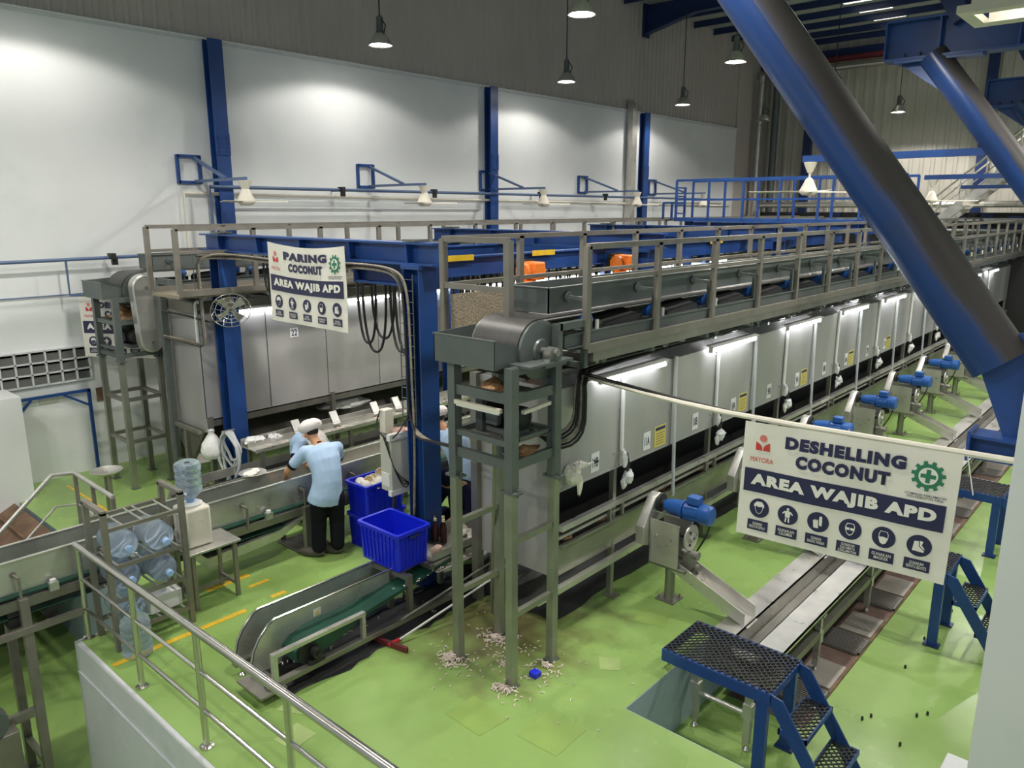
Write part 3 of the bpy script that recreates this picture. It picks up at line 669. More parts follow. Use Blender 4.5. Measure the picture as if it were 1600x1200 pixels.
# ================================================================ blue steelwork
def ibeam(b, p, q, h, w, tf=.02, tw=.014):
    p = Vector(p); q = Vector(q); up = Vector((0,0,1))
    b.bar(p+up*(h/2-tf/2), q+up*(h/2-tf/2), w, tf); b.bar(p-up*(h/2-tf/2), q-up*(h/2-tf/2), w, tf); b.bar(p, q, tw, h-tf)
    return b
def gantry(y, label, xl=-10.12, xr=-6.04, feet=True):
    t = thing('gantry_frame', label, 'gantry', ((xl+xr)/2,y,0), 'blue gantries between the two machines')
    for x in (xl, xr):
        b = B(); b.box(x-.125,x-.11,y-.125,y+.125,0,3.5); b.box(x+.11,x+.125,y-.125,y+.125,0,3.5); b.box(x-.11,x+.11,y-.01,y+.01,0,3.5)
        c = b.build('column', M['blue'], t)
        B().box(x-.17,x+.17,y-.17,y+.17,0,.02).build('base_plate', M['navy'], c)
        B().box(x-.14,x+.14,y-.14,y+.14,3.5,3.54).build('cap_plate', M['blue'], c)
    b = ibeam(B(), (xl-.4,y,3.655), (xr+.30,y,3.655), .23, .2)
    for i in range(5): x = xl+.1+(xr-xl-.2)*i/4; b.box(x-.006,x+.006,y-.095,y+.095,3.55,3.76)
    b.build('cross_beam', M['blue'], t)
    for x in (xl+.05, xr-.05): B().box(x-.1,x+.1,y-.1,y+.1,3.775,3.80).build('seat_plate', M['galv'], t)
    return t
gantry(5.35, 'blue gantry frame that the paring banner hangs from')
gantry(9.7, 'second blue gantry frame, behind the paring banner and the orange hoist')
gantry(14.5, 'third blue gantry frame, before the blue railed platform')
gantry(19.2, 'fourth blue gantry frame, behind the blue railed platform')
for x, l in ((-6.8,'blue crane runway beam with yellow labels, above the near edge of the paring line'), (-8.9,'blue crane runway beam farther from the guard rails, over the paring table')):
    t = thing('runway_beam', l, 'beam', (x,12,3.1), 'crane runway beams')
    ibeam(B(), (x,5.75,3.42), (x,20,3.42), .24, .16).build('beam', M['blue'], t)
    for y in (9.7,14.5,19.2): B().box(x-.06,x+.06,y-.09,y+.09,3.535,3.55).build('hanger_plate', M['blue'], t)
    if x > -7:
        for y in (6.6, 8.2, 10.6, 13.2): B().box(x+.08,x+.086,y-.24,y+.24,3.49,3.56).build('yellow_label', M['yellow'], t)
t = thing('beam_stub', 'short blue crane beam stub over the black cable loops beside the beige cabinet column', 'beam', (-7.0,5.8,3.2))
ibeam(B(), (-7.55,5.75,3.38), (-6.25,5.75,3.38), .26, .18).build('beam', M['blue'], t)
for x in (-7.57,-6.25): B().box(x,x+.02,5.65,5.85,3.25,3.51).build('end_plate', M['navy'], t)
def hoist(x, y, z, label):
    t = thing('chain_hoist', label, 'hoist', (x,y,z-.3), 'orange hoists on the runway beam')
    b = B(); b.lathe((x-.02,y-.2,z-.06), [(.05,0),(.12,.02),(.12,.22),(.1,.24),(.1,.4),(.06,.42)], axis=(0,1,0), n=18); b.build('hoist_body', M['orange'], t)
    B().box(x-.12,x+.14,y-.1,y+.12,z-.16,z+.07).build('gear_case', M['orange'], t, bevel=.02)
    B().box(x-.05,x+.13,y-.2,y-.06,z-.36,z-.16).build('control_box', M['orange'], t, bevel=.02)
    B().box(x+.13,x+.135,y-.16,y-.1,z-.3,z-.22).build('yellow_label', M['yellow'], t)
    b = B(); b.box(x-.165,x-.12,y-.2,y+.2,z-.12,z+.09); b.cyl((x-.12,y-.15,z+.03),(x-.09,y-.15,z+.03),.045,n=12); b.cyl((x-.12,y+.17,z+.03),(x-.09,y+.17,z+.03),.045,n=12); b.build('trolley', M['black'], t)
    b = B(); b.cyl((x,y+.02,z-.1),(x,y+.02,z-.75),.012,n=6); b.cyl((x,y+.06,z-.1),(x,y+.06,z-.6),.012,n=6); b.build('chain', M['galv'], t)
    b = B(); b.tube([(x,y+.02,z-.75),(x+.04,y+.02,z-.8),(x,y+.02,z-.87),(x-.04,y+.02,z-.82)], .014, n=6); b.build('hook', M['black'], t)
    return t
hoist(-6.55, 7.75, 3.36, 'orange chain hoist hanging behind the checker kick board and the big drum')
hoist(-6.55, 9.9, 3.36, 'second orange chain hoist, half hidden by the guard rail posts')
def festoon(x, ys, label, lo=2.5, hi=3.32, w=.3, ax=0):
    t = thing('festoon_cable', label, 'cable', (ys[0],x,hi) if ax else (x,ys[0],hi), 'black festoon cables under the runway beams')
    for i, y in enumerate(ys):
        d = random.uniform(.75,1.1)*(hi-lo); ww = w*random.uniform(.8,1.1)
        pts = [(x+.03*math.sin(i),y,hi),(x,y+.02*ww,hi-d*.5),(x,y+.2*ww,hi-d*.9),(x,y+.5*ww,hi-d),(x,y+.8*ww,hi-d*.9),(x,y+ww*.98,hi-d*.5),(x,y+ww,hi)]
        if ax: pts = [(p[1], x + .02*math.sin(7*i) , p[2]) for p in pts]
        B().tube(pts, .016, n=6, smooth=2).build('cable_loop', M['cable'], t)
    return t
festoon(5.8, [-7.70,-7.62,-7.45,-7.1,-7.0,-6.75], 'black cable loops hanging between the paring banner and the cabinet column', 2.42, 3.30, .42, ax=1)
festoon(-6.84, [6.6+.11*i for i in range(14)], 'dense bunch of black cable loops seen over the checker kick board', 2.5, 3.34, .16)
festoon(-6.95, [8.6+.24*i for i in range(9)], 'row of black cable loops behind the guard rail, around the second orange hoist', 2.55, 3.32, .2)
festoon(5.52, [-9.35,-9.28,-9.2], 'black cable loops between the paring banner and the hose coil column', 2.9, 3.5, .22, ax=1)
# cable bundle on the nearest gantry: along the beam, down the column, over to the tower
t = thing('cable_bundle', 'bundle of dusty cables along the paring banner gantry beam and down its column', 'cables', (-6.1,5.2,1.7))
for i in range(7):
    o = .018*i; z = 3.50-.012*(i%3)+.01*(i//3); y = 5.22-.016*(i%4)
    pts = [(-10.5,y,z-.05),(-9.5,y,z),(-8.4,y,z-.03),(-7.2,y,z),(-6.45,y,z),(-6.25+o,y,z-.06),(-6.16+o,y,z-.25),(-6.14+o,y,2.8),(-6.13+o,y,2.2),(-6.12+o,y,2.0)]
    if i < 4: pts += [(-6.06+o,y,1.84),(-5.9,y-.05,1.78-.01*i),(-5.5,y-.2,1.8+.012*i),(-4.7,y-.4,1.92+.012*i)]
    else: pts += [(-6.12+o,y,1.5),(-6.13+o,y-.02,.9),(-6.2+o,y,.45)]
    B().tube(pts, .013, n=6, smooth=2).build('cable', M['cablelt'] if i != 3 else M['cable'], t)
b = B()
for k in range(14): b.box(-6.2,-5.98,5.19,5.21,1.9+.115*k,1.905+.115*k)
for xx in (-6.2,-5.985): b.bar((xx,5.2,1.85),(xx,5.2,3.45),.008,.008)
b.build('cable_ladder', M['galv'], t)
t = thing('cable_ladder', 'wire cable ladder with dusty cables in a square loop beside the hose coil column', 'cables', (-10.2,5.1,2.2))
b = B()
for k in range(11): b.box(-10.06,-9.93,4.9,4.91,2.3+.12*k,2.305+.12*k)
for xx in (-10.06,-9.93): b.bar((xx,4.9,2.3),(xx,4.9,3.6),.008,.008)
b.build('ladder', M['galv'], t)
for i in range(4):
    o = .02*i; B().tube([(-9.4,5.18,3.52),(-9.8+o,5.05,3.53),(-10.03+o,4.93,3.45),(-10.02+o,4.93,3.2),(-10.02+o,4.93,2.6),(-10.0+o,4.93,2.32),(-10.07,4.93,2.26+o/2),(-10.5,4.93,2.27+o/2),(-11.0,4.84,2.30+o/2)], .013, n=6, smooth=2).build('cable', M['cablelt'] if i%2 else M['cable'], t)
B().tube([(-11.0,4.84,2.68),(-10.6,4.94,2.66),(-10.2,4.95,2.64),(-9.98,4.95,2.62),(-9.9,5.15,2.6)], .016, n=6, smooth=1).build('thin_pipe', M['cable'], t)
b = B(); b.tube([(-10.22,4.95,2.30),(-10.22,4.95,2.80),(-10.18,4.95,2.86),(-10.08,4.95,2.88)], .022, n=8, smooth=1); b.build('white_conduit', M['white'], t)
# cable tray on the near machine
t = thing('cable_tray', 'wire tray of black cables along the lit panels, curling down behind the drum tower', 'cables', (-4.1,12,2.6))
b = B()
for xx in (-4.36,-4.2): b.bar((xx,5.45,2.62),(xx,27,2.62),.008); b.bar((xx,5.45,2.68),(xx,27,2.68),.008)
for k in range(70): b.bar((-4.36,5.5+.3*k,2.62),(-4.2,5.5+.3*k,2.62),.006); b.bar((-4.2,5.5+.3*k,2.62),(-4.2,5.5+.3*k,2.68),.006)
b.build('wire_tray', M['galv'], t)
for i in range(6):
    xx = -4.34+.026*i
    pts = [(xx,27,2.625)] + [(xx+random.uniform(-.015,.015),26-2*k,2.64+random.uniform(0,.03)) for k in range(10)] + [(xx+.1,5.75,2.64),(xx+.18,5.58-.01*i,2.58),(xx+.18,5.55,2.4),(xx+.18,5.54,2.2-.015*i),(xx+.12,5.48,2.08-.02*i),(xx,5.36,2.03-.02*i),(-4.5,5.3,2.05+.01*i)]
    B().tube(pts, .013, n=6, smooth=1).build('cable', M['cable'] if i % 3 else M['cablelt'], t)
B().box(-4.24,-4.18,5.66,5.74,2.26,2.5).build('junction_box', M['galv'], t)
b = B()
for k in range(40):
    y = 6.3+.5*k; b.ell((-4.5+random.uniform(-.1,.1),y,2.56+random.uniform(0,.05)),.09,.16,.05,n=7,m=5,jit=.35)
tag(b.build('lit_flap_lumps', M['plastic'], angle=10), 'white lumps standing in for tube-lit flaps along the top of the deshelling machine', 'flap', kind='stuff')  # white lumps imitate tube light shining on polished flaps

# ================================================================ banners
def frame(o, R_, U_):
    o = Vector(o); R_ = Vector(R_).normalized(); U_ = Vector(U_).normalized(); n = R_.cross(U_).normalized()
    return lambda u, v, w=0: o + R_*u + U_*v + n*w
def flat(fr, poly, m, par, name, w=.004):
    b = B(); n = len(poly)
    b._add([fr(u, v, w) for u, v in poly], [tuple(range(n))]); return b.build(name, m, par, angle=5)
def disc(cu, cv, r, n=28, ry=None): return [(cu+r*math.cos(2*PI*i/n), cv+(ry or r)*math.sin(2*PI*i/n)) for i in range(n)]
def icon(fr, kind, cu, cv, r, par):
    d = flat(fr, disc(cu, cv, r), M['bnavy'], par, 'icon_disc', .004)
    def P(poly, m='bwhite', w=.007):
        b = B(); b._add([fr(cu+u*r, cv+v*r, w) for u, v in poly], [tuple(range(len(poly)))]); return b
    def add(polys, m='bwhite', w=.007):
        b = B()
        for p in polys: b._add([fr(cu+u*r, cv+v*r, w) for u, v in p], [tuple(range(len(p)))])
        b.build('icon_mark', M[m], d, angle=5)
    face = [(-.42,.3),(-.4,-.1),(-.25,-.45),(0,-.62),(.25,-.45),(.4,-.1),(.42,.3)]
    if kind == 'cap':
        add([[(-.52,.1),(-.5,.4),(-.25,.68),(.25,.68),(.5,.4),(.52,.1),(.3,.2),(0,.12),(-.3,.2)], face[:]]); add([[(u*.82, v*.85-.02) for u, v in face]], 'bnavy', .009)
        add([[(-.52,.12),(-.5,.4),(-.25,.68),(.25,.68),(.5,.4),(.52,.12),(.3,.22),(0,.14),(-.3,.22)]], 'bwhite', .011)
    elif kind == 'apron':
        add([disc(0,.6,.13,12), [(-.15,.45),(.15,.45),(.3,.3),(.22,-.25),(-.22,-.25),(-.3,.3)], [(-.3,.4),(-.55,.1),(-.45,.05),(-.25,.25)], [(.3,.4),(.55,.1),(.45,.05),(.25,.25)], [(-.2,-.3),(-.06,-.3),(-.1,-.75),(-.24,-.75)], [(.06,-.3),(.2,-.3),(.24,-.75),(.1,-.75)]])
    elif kind == 'gloves':
        add([[(-.45,.1),(-.35,.25),(-.28,.12),(-.2,.3),(-.1,.14),(0,.3),(.02,.05),(.1,-.6),(-.35,-.6)], [(.1,.2),(.12,.6),(.2,.62),(.25,.65),(.35,.6),(.4,.1),(.38,-.35),(.14,-.3)]])
    elif kind == 'goggles':
        add([face + [(.3,.6),(-.3,.6)]]); add([[(u*.84, v*.86+.02) for u, v in face + [(.3,.6),(-.3,.6)]]], 'bnavy', .009); add([[(-.45,.18),(-.02,.18),(-.05,-.06),(-.38,-.06)], [(.02,.18),(.45,.18),(.38,-.06),(.05,-.06)]], 'bwhite', .011)
    elif kind == 'mask':
        add([face + [(.3,.6),(-.3,.6)]]); add([[(u*.84, v*.86+.04) for u, v in face + [(.3,.6),(-.3,.6)]]], 'bnavy', .009); add([[(-.42,.0),(0,.1),(.42,.0),(.25,-.5),(0,-.64),(-.25,-.5)]], 'bwhite', .011)
    else:
        add([[(-.4,.4),(-.05,.45),(0,-.05),(.45,-.4),(.42,-.55),(-.5,-.5)], [(.02,.5),(.3,.45),(.22,.1),(.5,-.25),(.35,-.25),(.06,0)]])
def logo(fr, u, v, s, par):
    b = flat(fr, disc(u, v+.5*s, .27*s), M['bred2'], par, 'logo_dot')
    for g in (-1, 1):
        pts = [(u+g*.03*s, v-.42*s)] + [(u+g*(.03+.03*q/5+.45*(q/5)**2)*s, v+(-.42+.62*(q/5)**.6)*s) for q in range(1,6)] + [(u+g*.52*s, v+.22*s),(u+g*.52*s, v-.42*s)]
        flat(fr, pts, M['bred'], par, 'logo_petal')
def gear(fr, u, v, r, par):
    pts = []; n = 11
    for i in range(n):
        for a, q in ((-.28,.8),(-.2,1),(.2,1),(.28,.8)):
            t = 2*PI*(i+a)/n + .28; pts.append((u+r*q*math.sin(t), v+r*q*math.cos(t)))
    g = flat(fr, pts, M['bgreen'], par, 'gear_emblem')
    flat(fr, disc(u, v, r*.56), M['bwhite'], g, 'gear_field', .006)
    k = r*.13; L_ = r*.44
    b = B()
    for pl in ([(-k,-L_),(k,-L_),(k,L_),(-k,L_)], [(-L_,-k),(L_,-k),(L_,k),(-L_,k)]): b._add([fr(u+x, v+y, .008) for x, y in pl], [(0,1,2,3)])
    b.build('gear_cross', M['bgreen'], g, angle=5)
def banner(o, R_, U_, w, h, lines, icons, caps, label, sag=.0, fs=1):
    fr0 = frame(o, R_, U_)
    fr = lambda u, v, z=0: fr0(u, v - sag*math.sin(PI*min(1,max(0,u/w)))*max(0,(v/h+1)), z + .006*math.sin(u*9)*math.sin(v*5+1))
    t = thing('safety_banner', label, 'banner', fr(w/2, -h), 'safety banners')
    b = B(); nu, nv = 30, 16
    for side in (0, -.004):
        vs = [fr(w*i/nu, -h*j/nv, side) for j in range(nv+1) for i in range(nu+1)]
        b._add(vs, [(j*(nu+1)+i, j*(nu+1)+i+1, (j+1)*(nu+1)+i+1, (j+1)*(nu+1)+i) for j in range(nv) for i in range(nu)])
    b.build('sheet', M['banner'], t, angle=60)
    def strip(u0, u1, v0, v1, name, m, n=24, wz=.004):
        bb = B(); vs = [fr(u0+(u1-u0)*i/n, v, wz) for v in (v0, v1) for i in range(n+1)]
        bb._add(vs, [(i, i+1, n+2+i, n+1+i) for i in range(n)]); return bb.build(name, m, t, angle=30)
    strip(.02*w, .965*w, -.40*h, -.605*h, 'heading_band', M['bnavy'])
    T = lambda s, u, v, ww, hh, m, off=.012, name='lettering': TXT.append((s, name, M[m], t, lambda a, c, z: fr(a, c, z), (u*w, -v*h, .008), (ww*w, hh*h), off))
    T(lines[0], .50, .13, .56, .105, 'bnavy', .07, 'headline'); T(lines[1], .50, .275, .44, .11, 'bnavy', .07, 'headline')
    T('AREA WAJIB APD', .495, .502, .875, .125, 'bwhite', .065, 'heading')
    logo(fr, .105*w, -.185*h, .115*h*1.0, t); T('MAYORA', .105, .315, .12, .045, 'bred', .0, 'logo_name')
    gear(fr, .875*w, -.2*h, .115*h, t)
    T('UTAMAKAN KESELAMATAN\nDAN KESEHATAN KERJA', .875, .36, .17, .045, 'bnavy', .01, 'small_print')
    n = len(icons)
    for i, (k, c) in enumerate(zip(icons, caps)):
        u = (.115 + .765*i/(n-1))*w
        icon(fr, k, u, -.74*h, .085*h, t)
        strip(u-.055*w, u+.055*w, -.85*h, -.94*h, 'caption_box', M['bnavy'], 4)
        T(c, u/w, .895, .085, .035 + .02*c.count('\n'), 'bwhite', .01, 'caption')
    return t
IC6 = ['cap','apron','gloves','goggles','mask','boot']
CP6 = ['GUNAKAN\nPENUTUP KEPALA','GUNAKAN\nCELEMEK','GUNAKAN\nSARUNG TANGAN','GUNAKAN\nKACAMATA\nKESELAMATAN','GUNAKAN\nMASKER','GUNAKAN\nSEPATU BOOTS']
banner((-2.42,5.4,2.53),(1.46,0,.045),(.02,0,1),1.47,.91,('DESHELLING','COCONUT'),IC6,CP6,'large white banner headed DESHELLING COCONUT hanging from a slanted cable pipe')
banner((-8.48,5.08,3.72),(1,0,-.005),(0,0,1),1.54,.95,('PARING','COCONUT'),['cap','apron','gloves','mask','boot'],[CP6[0],CP6[1],CP6[2],CP6[4],CP6[5]],'white banner headed PARING COCONUT tied under a blue gantry beam', sag=.05)
banner((-12.72,4.35,2.80),(.78,.5,0),(0,0,1),1.5,.92,('DESHELLING','COCONUT'),IC6,CP6,'smaller white banner half hidden behind the wall-side drum tower')
t = thing('cable_pipe', 'thin slanted pipe bundled with cables that carries the deshelling banner', 'pipe', (-2.4,5.42,2.5))
B().tube([(-4.12,5.62,2.60),(-3.2,5.5,2.555),(-2.4,5.43,2.55),(-.66,5.42,2.59)], .022, n=8, smooth=1).build('pipe', M['cream'], t)
for i in range(3): B().tube([(-4.12,5.6,2.60+.02*i),(-3.2,5.5,2.57+.01*i),(-2.4,5.46,2.56),(-1.2,5.46,2.55),(-.66,5.45,2.60)], .009, n=6, smooth=1).build('cable', M['cable'] if i else M['cablelt'], t)
b = B()
for u in (.02,.5,1.0): b.tube([(-2.4+1.43*u,5.40,2.52+.045*u),(-2.39+1.43*u,5.44,2.58+.045*u),(-2.38+1.43*u,5.40,2.50+.045*u)], .004, n=5)
b.tube([(-.93,5.40,2.57),(-.90,5.39,2.45),(-.87,5.38,2.33)], .004, n=5); b.build('tie', M['white'], t)

# ================================================================ thick blue struts under the roof
def girder(y, label, near):
    t = thing('blue_strut', label, 'strut', (-.66,y,2.9), 'thick blue pipe struts')
    p = Vector((-.885,y,3.117)); q = Vector((-3.24,y,6.2)); d = (q-p).normalized()
    B().cyl(p, q, .185, n=32).build('pipe', M['pipeblue'], t)
    b = B(); b.prism([(-.66,2.45),(-.66,3.35),(-.95,3.3),(-1.02,3.12),(-.8,2.6)], 'y', y-.012, y+.012); b.build('gusset_plate', M['blue'], t)
    b = B(); ibeam(b, (-.98,y,2.56), (-.66,y,2.56), .16, .22); b.box(-1.0,-.98,y-.12,y+.12,2.46,2.66); b.build('bracket_beam', M['blue'], t)
    b = B(); b.prism([(-3.65,6.12),(-3.0,6.12),(-3.0,5.95),(-3.1,5.72)], 'y', y-.012, y+.012); b.box(-3.7,-2.6,y-.14,y+.14,6.12,6.16); b.build('head_gusset', M['blue'], t)
    return t
girder(5.8, 'thick blue diagonal pipe strut crossing the whole picture from the roof to the pale column', True)
girder(12.5, 'second thick blue pipe strut behind, running down from a lit bracket box', False)
girder(19.2, 'third thick blue pipe strut at the picture edge, behind the second', False)
def roofbeam(y, label):
    t = thing('roof_girder', label, 'girder', (0,y,6.17), 'blue roof girders')
    ibeam(B(), (-3.85,y,6.43), (6,y,6.43), .54, .3, .03, .02).build('girder', M['blue'], t)
    for x in (-3.85,-3.15,-2.2,-.5): B().box(x-.012,x+.012,y-.14,y+.14,6.18,6.68).build('stiffener', M['blue'], t)
    b = B(); b.bar((-2.9,y-.1,6.6),(-4.6,y-.1,9.5),.16,.22); b.bar((-2.3,y-.1,6.6),(-2.3,y-.1,9.6),.16,.2); b.build('brace', M['navy'], t)
    for x in (-3.6,-3.4): B().cyl((x,y-.03,6.2),(x,y-.03,6.26),.014,n=6).build('bolt', M['black'], t)
    return t
roofbeam(5.8, 'blue roof girder above the first thick strut, mostly out of the picture')
roofbeam(12.5, 'blue roof girder ending in a lit bracket box at the top of the second strut')
roofbeam(19.2, 'blue roof girder behind, ending in a smaller lit bracket box')
t = thing('wide_light_trough', 'cream framed ceiling light trough above the dark blue girder', 'light', (-1.2,9,6.0))
b = B(); b.box(-2.0,.6,8.82,8.98,5.935,5.955); b.box(-2.0,.6,9.42,9.58,5.935,5.955); b.box(-2.12,-2.0,8.8,9.6,5.93,6.0); b.box(-2.0,.6,8.8,8.82,5.93,6.16); b.box(-2.0,.6,9.58,9.6,5.93,6.16); b.box(-2.1,.6,8.825,9.575,6.14,6.17)
b.build('trough', M['cream'], t); B().cyl((-1.9,9.2,6.08),(.3,9.2,6.08),.02,n=8).build('lamp_tube', M['tube'], t)
b = B(); b.cyl((-1.8,9.2,6.17),(-1.8,9.2,9.7),.01,n=6); b.cyl((.3,9.2,6.17),(.3,9.2,9.7),.01,n=6); b.build('hanger', M['black'], t)

# ================================================================ fans
def fan(x, y, zt, rod, r_, label, group, rot=0, n=3, dz=0):
    t = thing('ceiling_fan', label, 'fan', (x,y,zt-rod-.3), group)
    B().lathe((x,y,zt), [(.105,0),(.1,-.02),(.045,-.15),(.03,-.17)], n=20).build('canopy', M['cream'], t)
    B().cyl((x,y,zt-.15),(x,y,zt-rod-.05),.017,n=10).build('rod', M['cream'], t)
    z = zt-rod
    B().lathe((x,y,z), [(.03,0),(.06,-.03),(.09,-.1),(.135,-.19),(.14,-.21),(.135,-.23),(.09,-.27),(.03,-.275)], n=24).build('motor_bell', M['cream'], t)
    for k in range(n):
        a = rot + 2*PI*k/n; c, s_ = math.cos(a), math.sin(a); bb = B()
        def q(u, v, w): return (x+c*u-s_*v, y+s_*u+c*v, z-.215+w)
        pr = [(.12,.03),(.22,.045),(.3,.06),(r_-.03,.06),(r_,.03)]
        up = [q(u, v, .012) for u, v in pr] + [q(u, -v, -.006) for u, v in reversed(pr)]
        lo = [q(u, v, .006) for u, v in pr] + [q(u, -v, -.012) for u, v in reversed(pr)]
        m = len(up); bb._add(up+lo, [tuple(range(m)), tuple(range(m,2*m))[::-1]] + [(i,m+i,m+(i+1)%m,(i+1)%m) for i in range(m)])
        bb.build('blade', M['cream'], t)
def armbeam(x0, y, z, label):
    t = thing('fan_support_beam', label, 'beam', (-.66,y,z), 'blue fan arms')
    xs_ = -.78-(z-2.98)/3.22*2.46; B().bar((x0,y,z),(xs_-.25,y,z),.09,.1).build('arm', M['blue'], t); B().bar((xs_+.25,y,z),(5,y,z),.09,.1).build('arm', M['blue'], t); return t
armbeam(-5.0, 12.62, 4.88, 'long pale-lit blue beam carrying the largest ceiling fan')
fan(-4.88, 12.62, 4.83, .24, .95, 'largest cream ceiling fan, hanging before the blue railed platform', 'ceiling fans on blue arms', rot=PI+.15)
armbeam(-4.9, 19.35, 4.79, 'blue beam behind, carrying the fan beside the far stairway')
fan(-4.72, 19.35, 4.74, .24, .95, 'cream ceiling fan half hidden behind the thick blue strut, before the far stairway', 'ceiling fans on blue arms', rot=.5)
armbeam(-5.5, 25.6, 4.72, 'third blue fan beam, close to the end wall')
fan(-5.3, 25.6, 4.67, .24, 1.1, 'small cream ceiling fan in front of the end wall, beside the stairway', 'ceiling fans on blue arms', rot=PI+.05)
def wallfan(y, k):
    t = thing('fan_bracket', ['first','second','third','fourth','fifth'][k]+' blue square wall bracket with a fan arm, counted from the louvred opening', 'bracket', (-12.88,y,4.5), 'blue wall brackets')
    x = -12.87; b = B(); h = .19
    b.bar((x,y-h,4.52),(x,y-h,4.98),.05,.05); b.bar((x,y+h,4.52),(x,y+h,4.98),.05,.05); b.bar((x,y-h,4.54),(x,y+h,4.54),.05,.05); b.bar((x,y-h,4.96),(x,y+h,4.96),.05,.05)
    b.build('wall_frame', M['blue'], t)
    B().bar((x,y+.1,4.56),(-11.08,y,4.56),.045,.045).build('arm', M['bluegrey'], t)
    b = B(); b.bar((x,y+.1,4.94),(-11.75,y+.03,4.58),.045,.045); b.build('diagonal', M['bluegrey'], t)
    fan(-11.12, y, 4.53, .1, .62, ['first','second','third','fourth','fifth'][k]+' small cream wall fan, counted from the louvred opening', 'fans on the painted wall', rot=1.0)
for k, y in enumerate((6.35,10.02,13.55,17.35,20.9)): wallfan(y, k)
def pipe(pts, r_, m, name, label, group=None, sm=0): return tag(B().tube(pts, r_, n=8, smooth=sm).build(name, M[m]), label, 'pipe', group)
pipe([(-12.6,6.55,3.6),(-12.6,6.55,4.47),(-12.6,25.5,4.42)], .03, 'bluegrey', 'wall_pipe', 'dark blue-grey pipe along the painted wall just under the fan brackets', 'thin pipes on the painted wall')
pipe([(-12.82,6.2,3.0),(-12.82,6.2,4.36),(-12.82,26,4.22)], .03, 'cream', 'wall_pipe', 'cream conduit along the painted wall below the dark pipe', 'thin pipes on the painted wall')
pipe([(-12.82,7.0,4.12),(-12.82,13.3,4.1)], .018, 'hose', 'wall_pipe', 'thin grey conduit lowest on the painted wall', 'thin pipes on the painted wall')
pipe([(-12.6,1.5,3.35),(-12.6,5.6,3.38)], .026, 'bluegrey', 'wall_pipe', 'blue-grey pipe above the louvred wall opening', 'thin pipes on the painted wall')
pipe([(-12.6,4.2,3.36),(-12.6,4.2,2.84),(-11.5,4.95,2.86)], .018, 'bluegrey', 'banner_rail', 'thin blue-grey pipe hanger that carries the half hidden banner')
pipe([(-12.86,1.5,2.83),(-12.86,6.2,2.83)], .01, 'bluegrey', 'wall_cable', 'thin blue wire stretched along the wall below the blue-grey pipe')
for i, y in enumerate((4.85,9.2,11.6,15.2,18.0)):
    z = 3.38 if i == 0 else 4.46
    t = thing('pipe_clamp', 'small black clamp on the blue-grey wall pipe, '+['above the half hidden banner','between first and second brackets','beside the second wall fan','before the fourth bracket','beside the silver duct'][i], 'clamp', (-12.6,y,z), 'black pipe clamps')
    b = B(); b.box(-12.64,-12.5,y-.04,y+.04,z-.03,z+.06); b.box(-12.62,-12.56,y+.0,y+.08,z-.12,z-.02); b.build('clamp_body', M['black'], t)
    B().bar((-12.9,y,z-.02),(-12.6,y,z-.02),.02,.02).build('bracket', M['bluegrey'], t)
# blue pipe frame on the wall by the partition
t = thing('blue_pipe_portal', 'blue square-cornered pipe frame with diagonal corner braces standing on the floor before the painted wall', 'frame', (-12.85,3.9,0))
b = B(); b.bar((-12.8,4.36,0),(-12.8,4.36,1.34),.045); b.build('post', M['blue'], t)
b = B(); b.bar((-12.8,3.2,1.33),(-12.8,4.38,1.33),.045); b.build('lintel', M['blue'], t)
b = B(); b.bar((-12.8,4.0,1.31),(-12.8,4.36,1.08),.035); b.build('brace', M['blue'], t); b = B(); b.bar((-12.8,3.55,1.31),(-12.8,3.3,1.05),.035); b.build('brace', M['blue'], t)
o = B().box(-12.895,-12.885,3.68,3.95,1.2,1.28).build('name_plate', M['beige']); tag(o, 'small cream plate on the wall inside the blue pipe frame', 'plate')
o = B().box(-12.9,-12.88,4.5,4.7,1.1,1.32).build('carton_plate', M['brown']); tag(o, 'tan board fixed on the wall beside the blue pipe frame', 'board')

# ================================================================ blue railed platform and far end
t = thing('railed_platform', 'blue railed maintenance platform with ladder loops, far beyond the gantries', 'platform', (-8,17,3.8))
B().box(-9.6,-4.4,16.6,17.4,3.82,3.9).build('deck', M['blue'], t)
for y in (16.6, 17.4):
    B().bar((-9.55,y,4.76),(-4.5,y,4.76),.05).build('top_rail', M['blue'], t); B().bar((-9.55,y,4.32),(-4.5,y,4.32),.035).build('mid_rail', M['blue'], t)
    for i in range(7): B().bar((-9.55+.84*i,y,3.88),(-9.55+.84*i,y,4.76),.045).build('post', M['blue'], t)
for x in (-9.95, -5.3):
    b = B()
    for y in (16.7,17.1): b.bar((x+.35,y,3.85),(x+.35,y,4.62),.045); b.bar((x,y,3.85),(x,y,4.25),.045); b.bar((x,y,4.25),(x+.35,y,4.25),.05)
    for z in (4.0,4.2,4.4,4.6): b.bar((x+.35,16.7,z),(x+.35,17.1,z),.035)
    b.build('step_ladder', M['blue'], t)
for x in (-9.4,-4.7): B().bar((x,17,0 if x<-9 else 2.5),(x,17,3.82),.16).build('support', M['blue'], t)
t = thing('far_stair', 'pale steel stairway with handrails climbing along the cream end wall', 'stairs', (-2,24,0))
sx, ex, z0, z1 = -6.3, -3.5, 3.5, 5.9
b = B(); b.bar((sx,26.6,z0),(ex,26.6,z1),.08,.26); b.bar((sx,25.6,z0),(ex,25.6,z1),.08,.26); b.build('stringer', M['ss'], t)
for i in range(9): q = i/9; B().box(sx+(ex-sx)*q,sx+(ex-sx)*q+.26,25.6,26.6,z0+(z1-z0)*q+.05,z0+(z1-z0)*q+.08).build('tread', M['ss'], t)
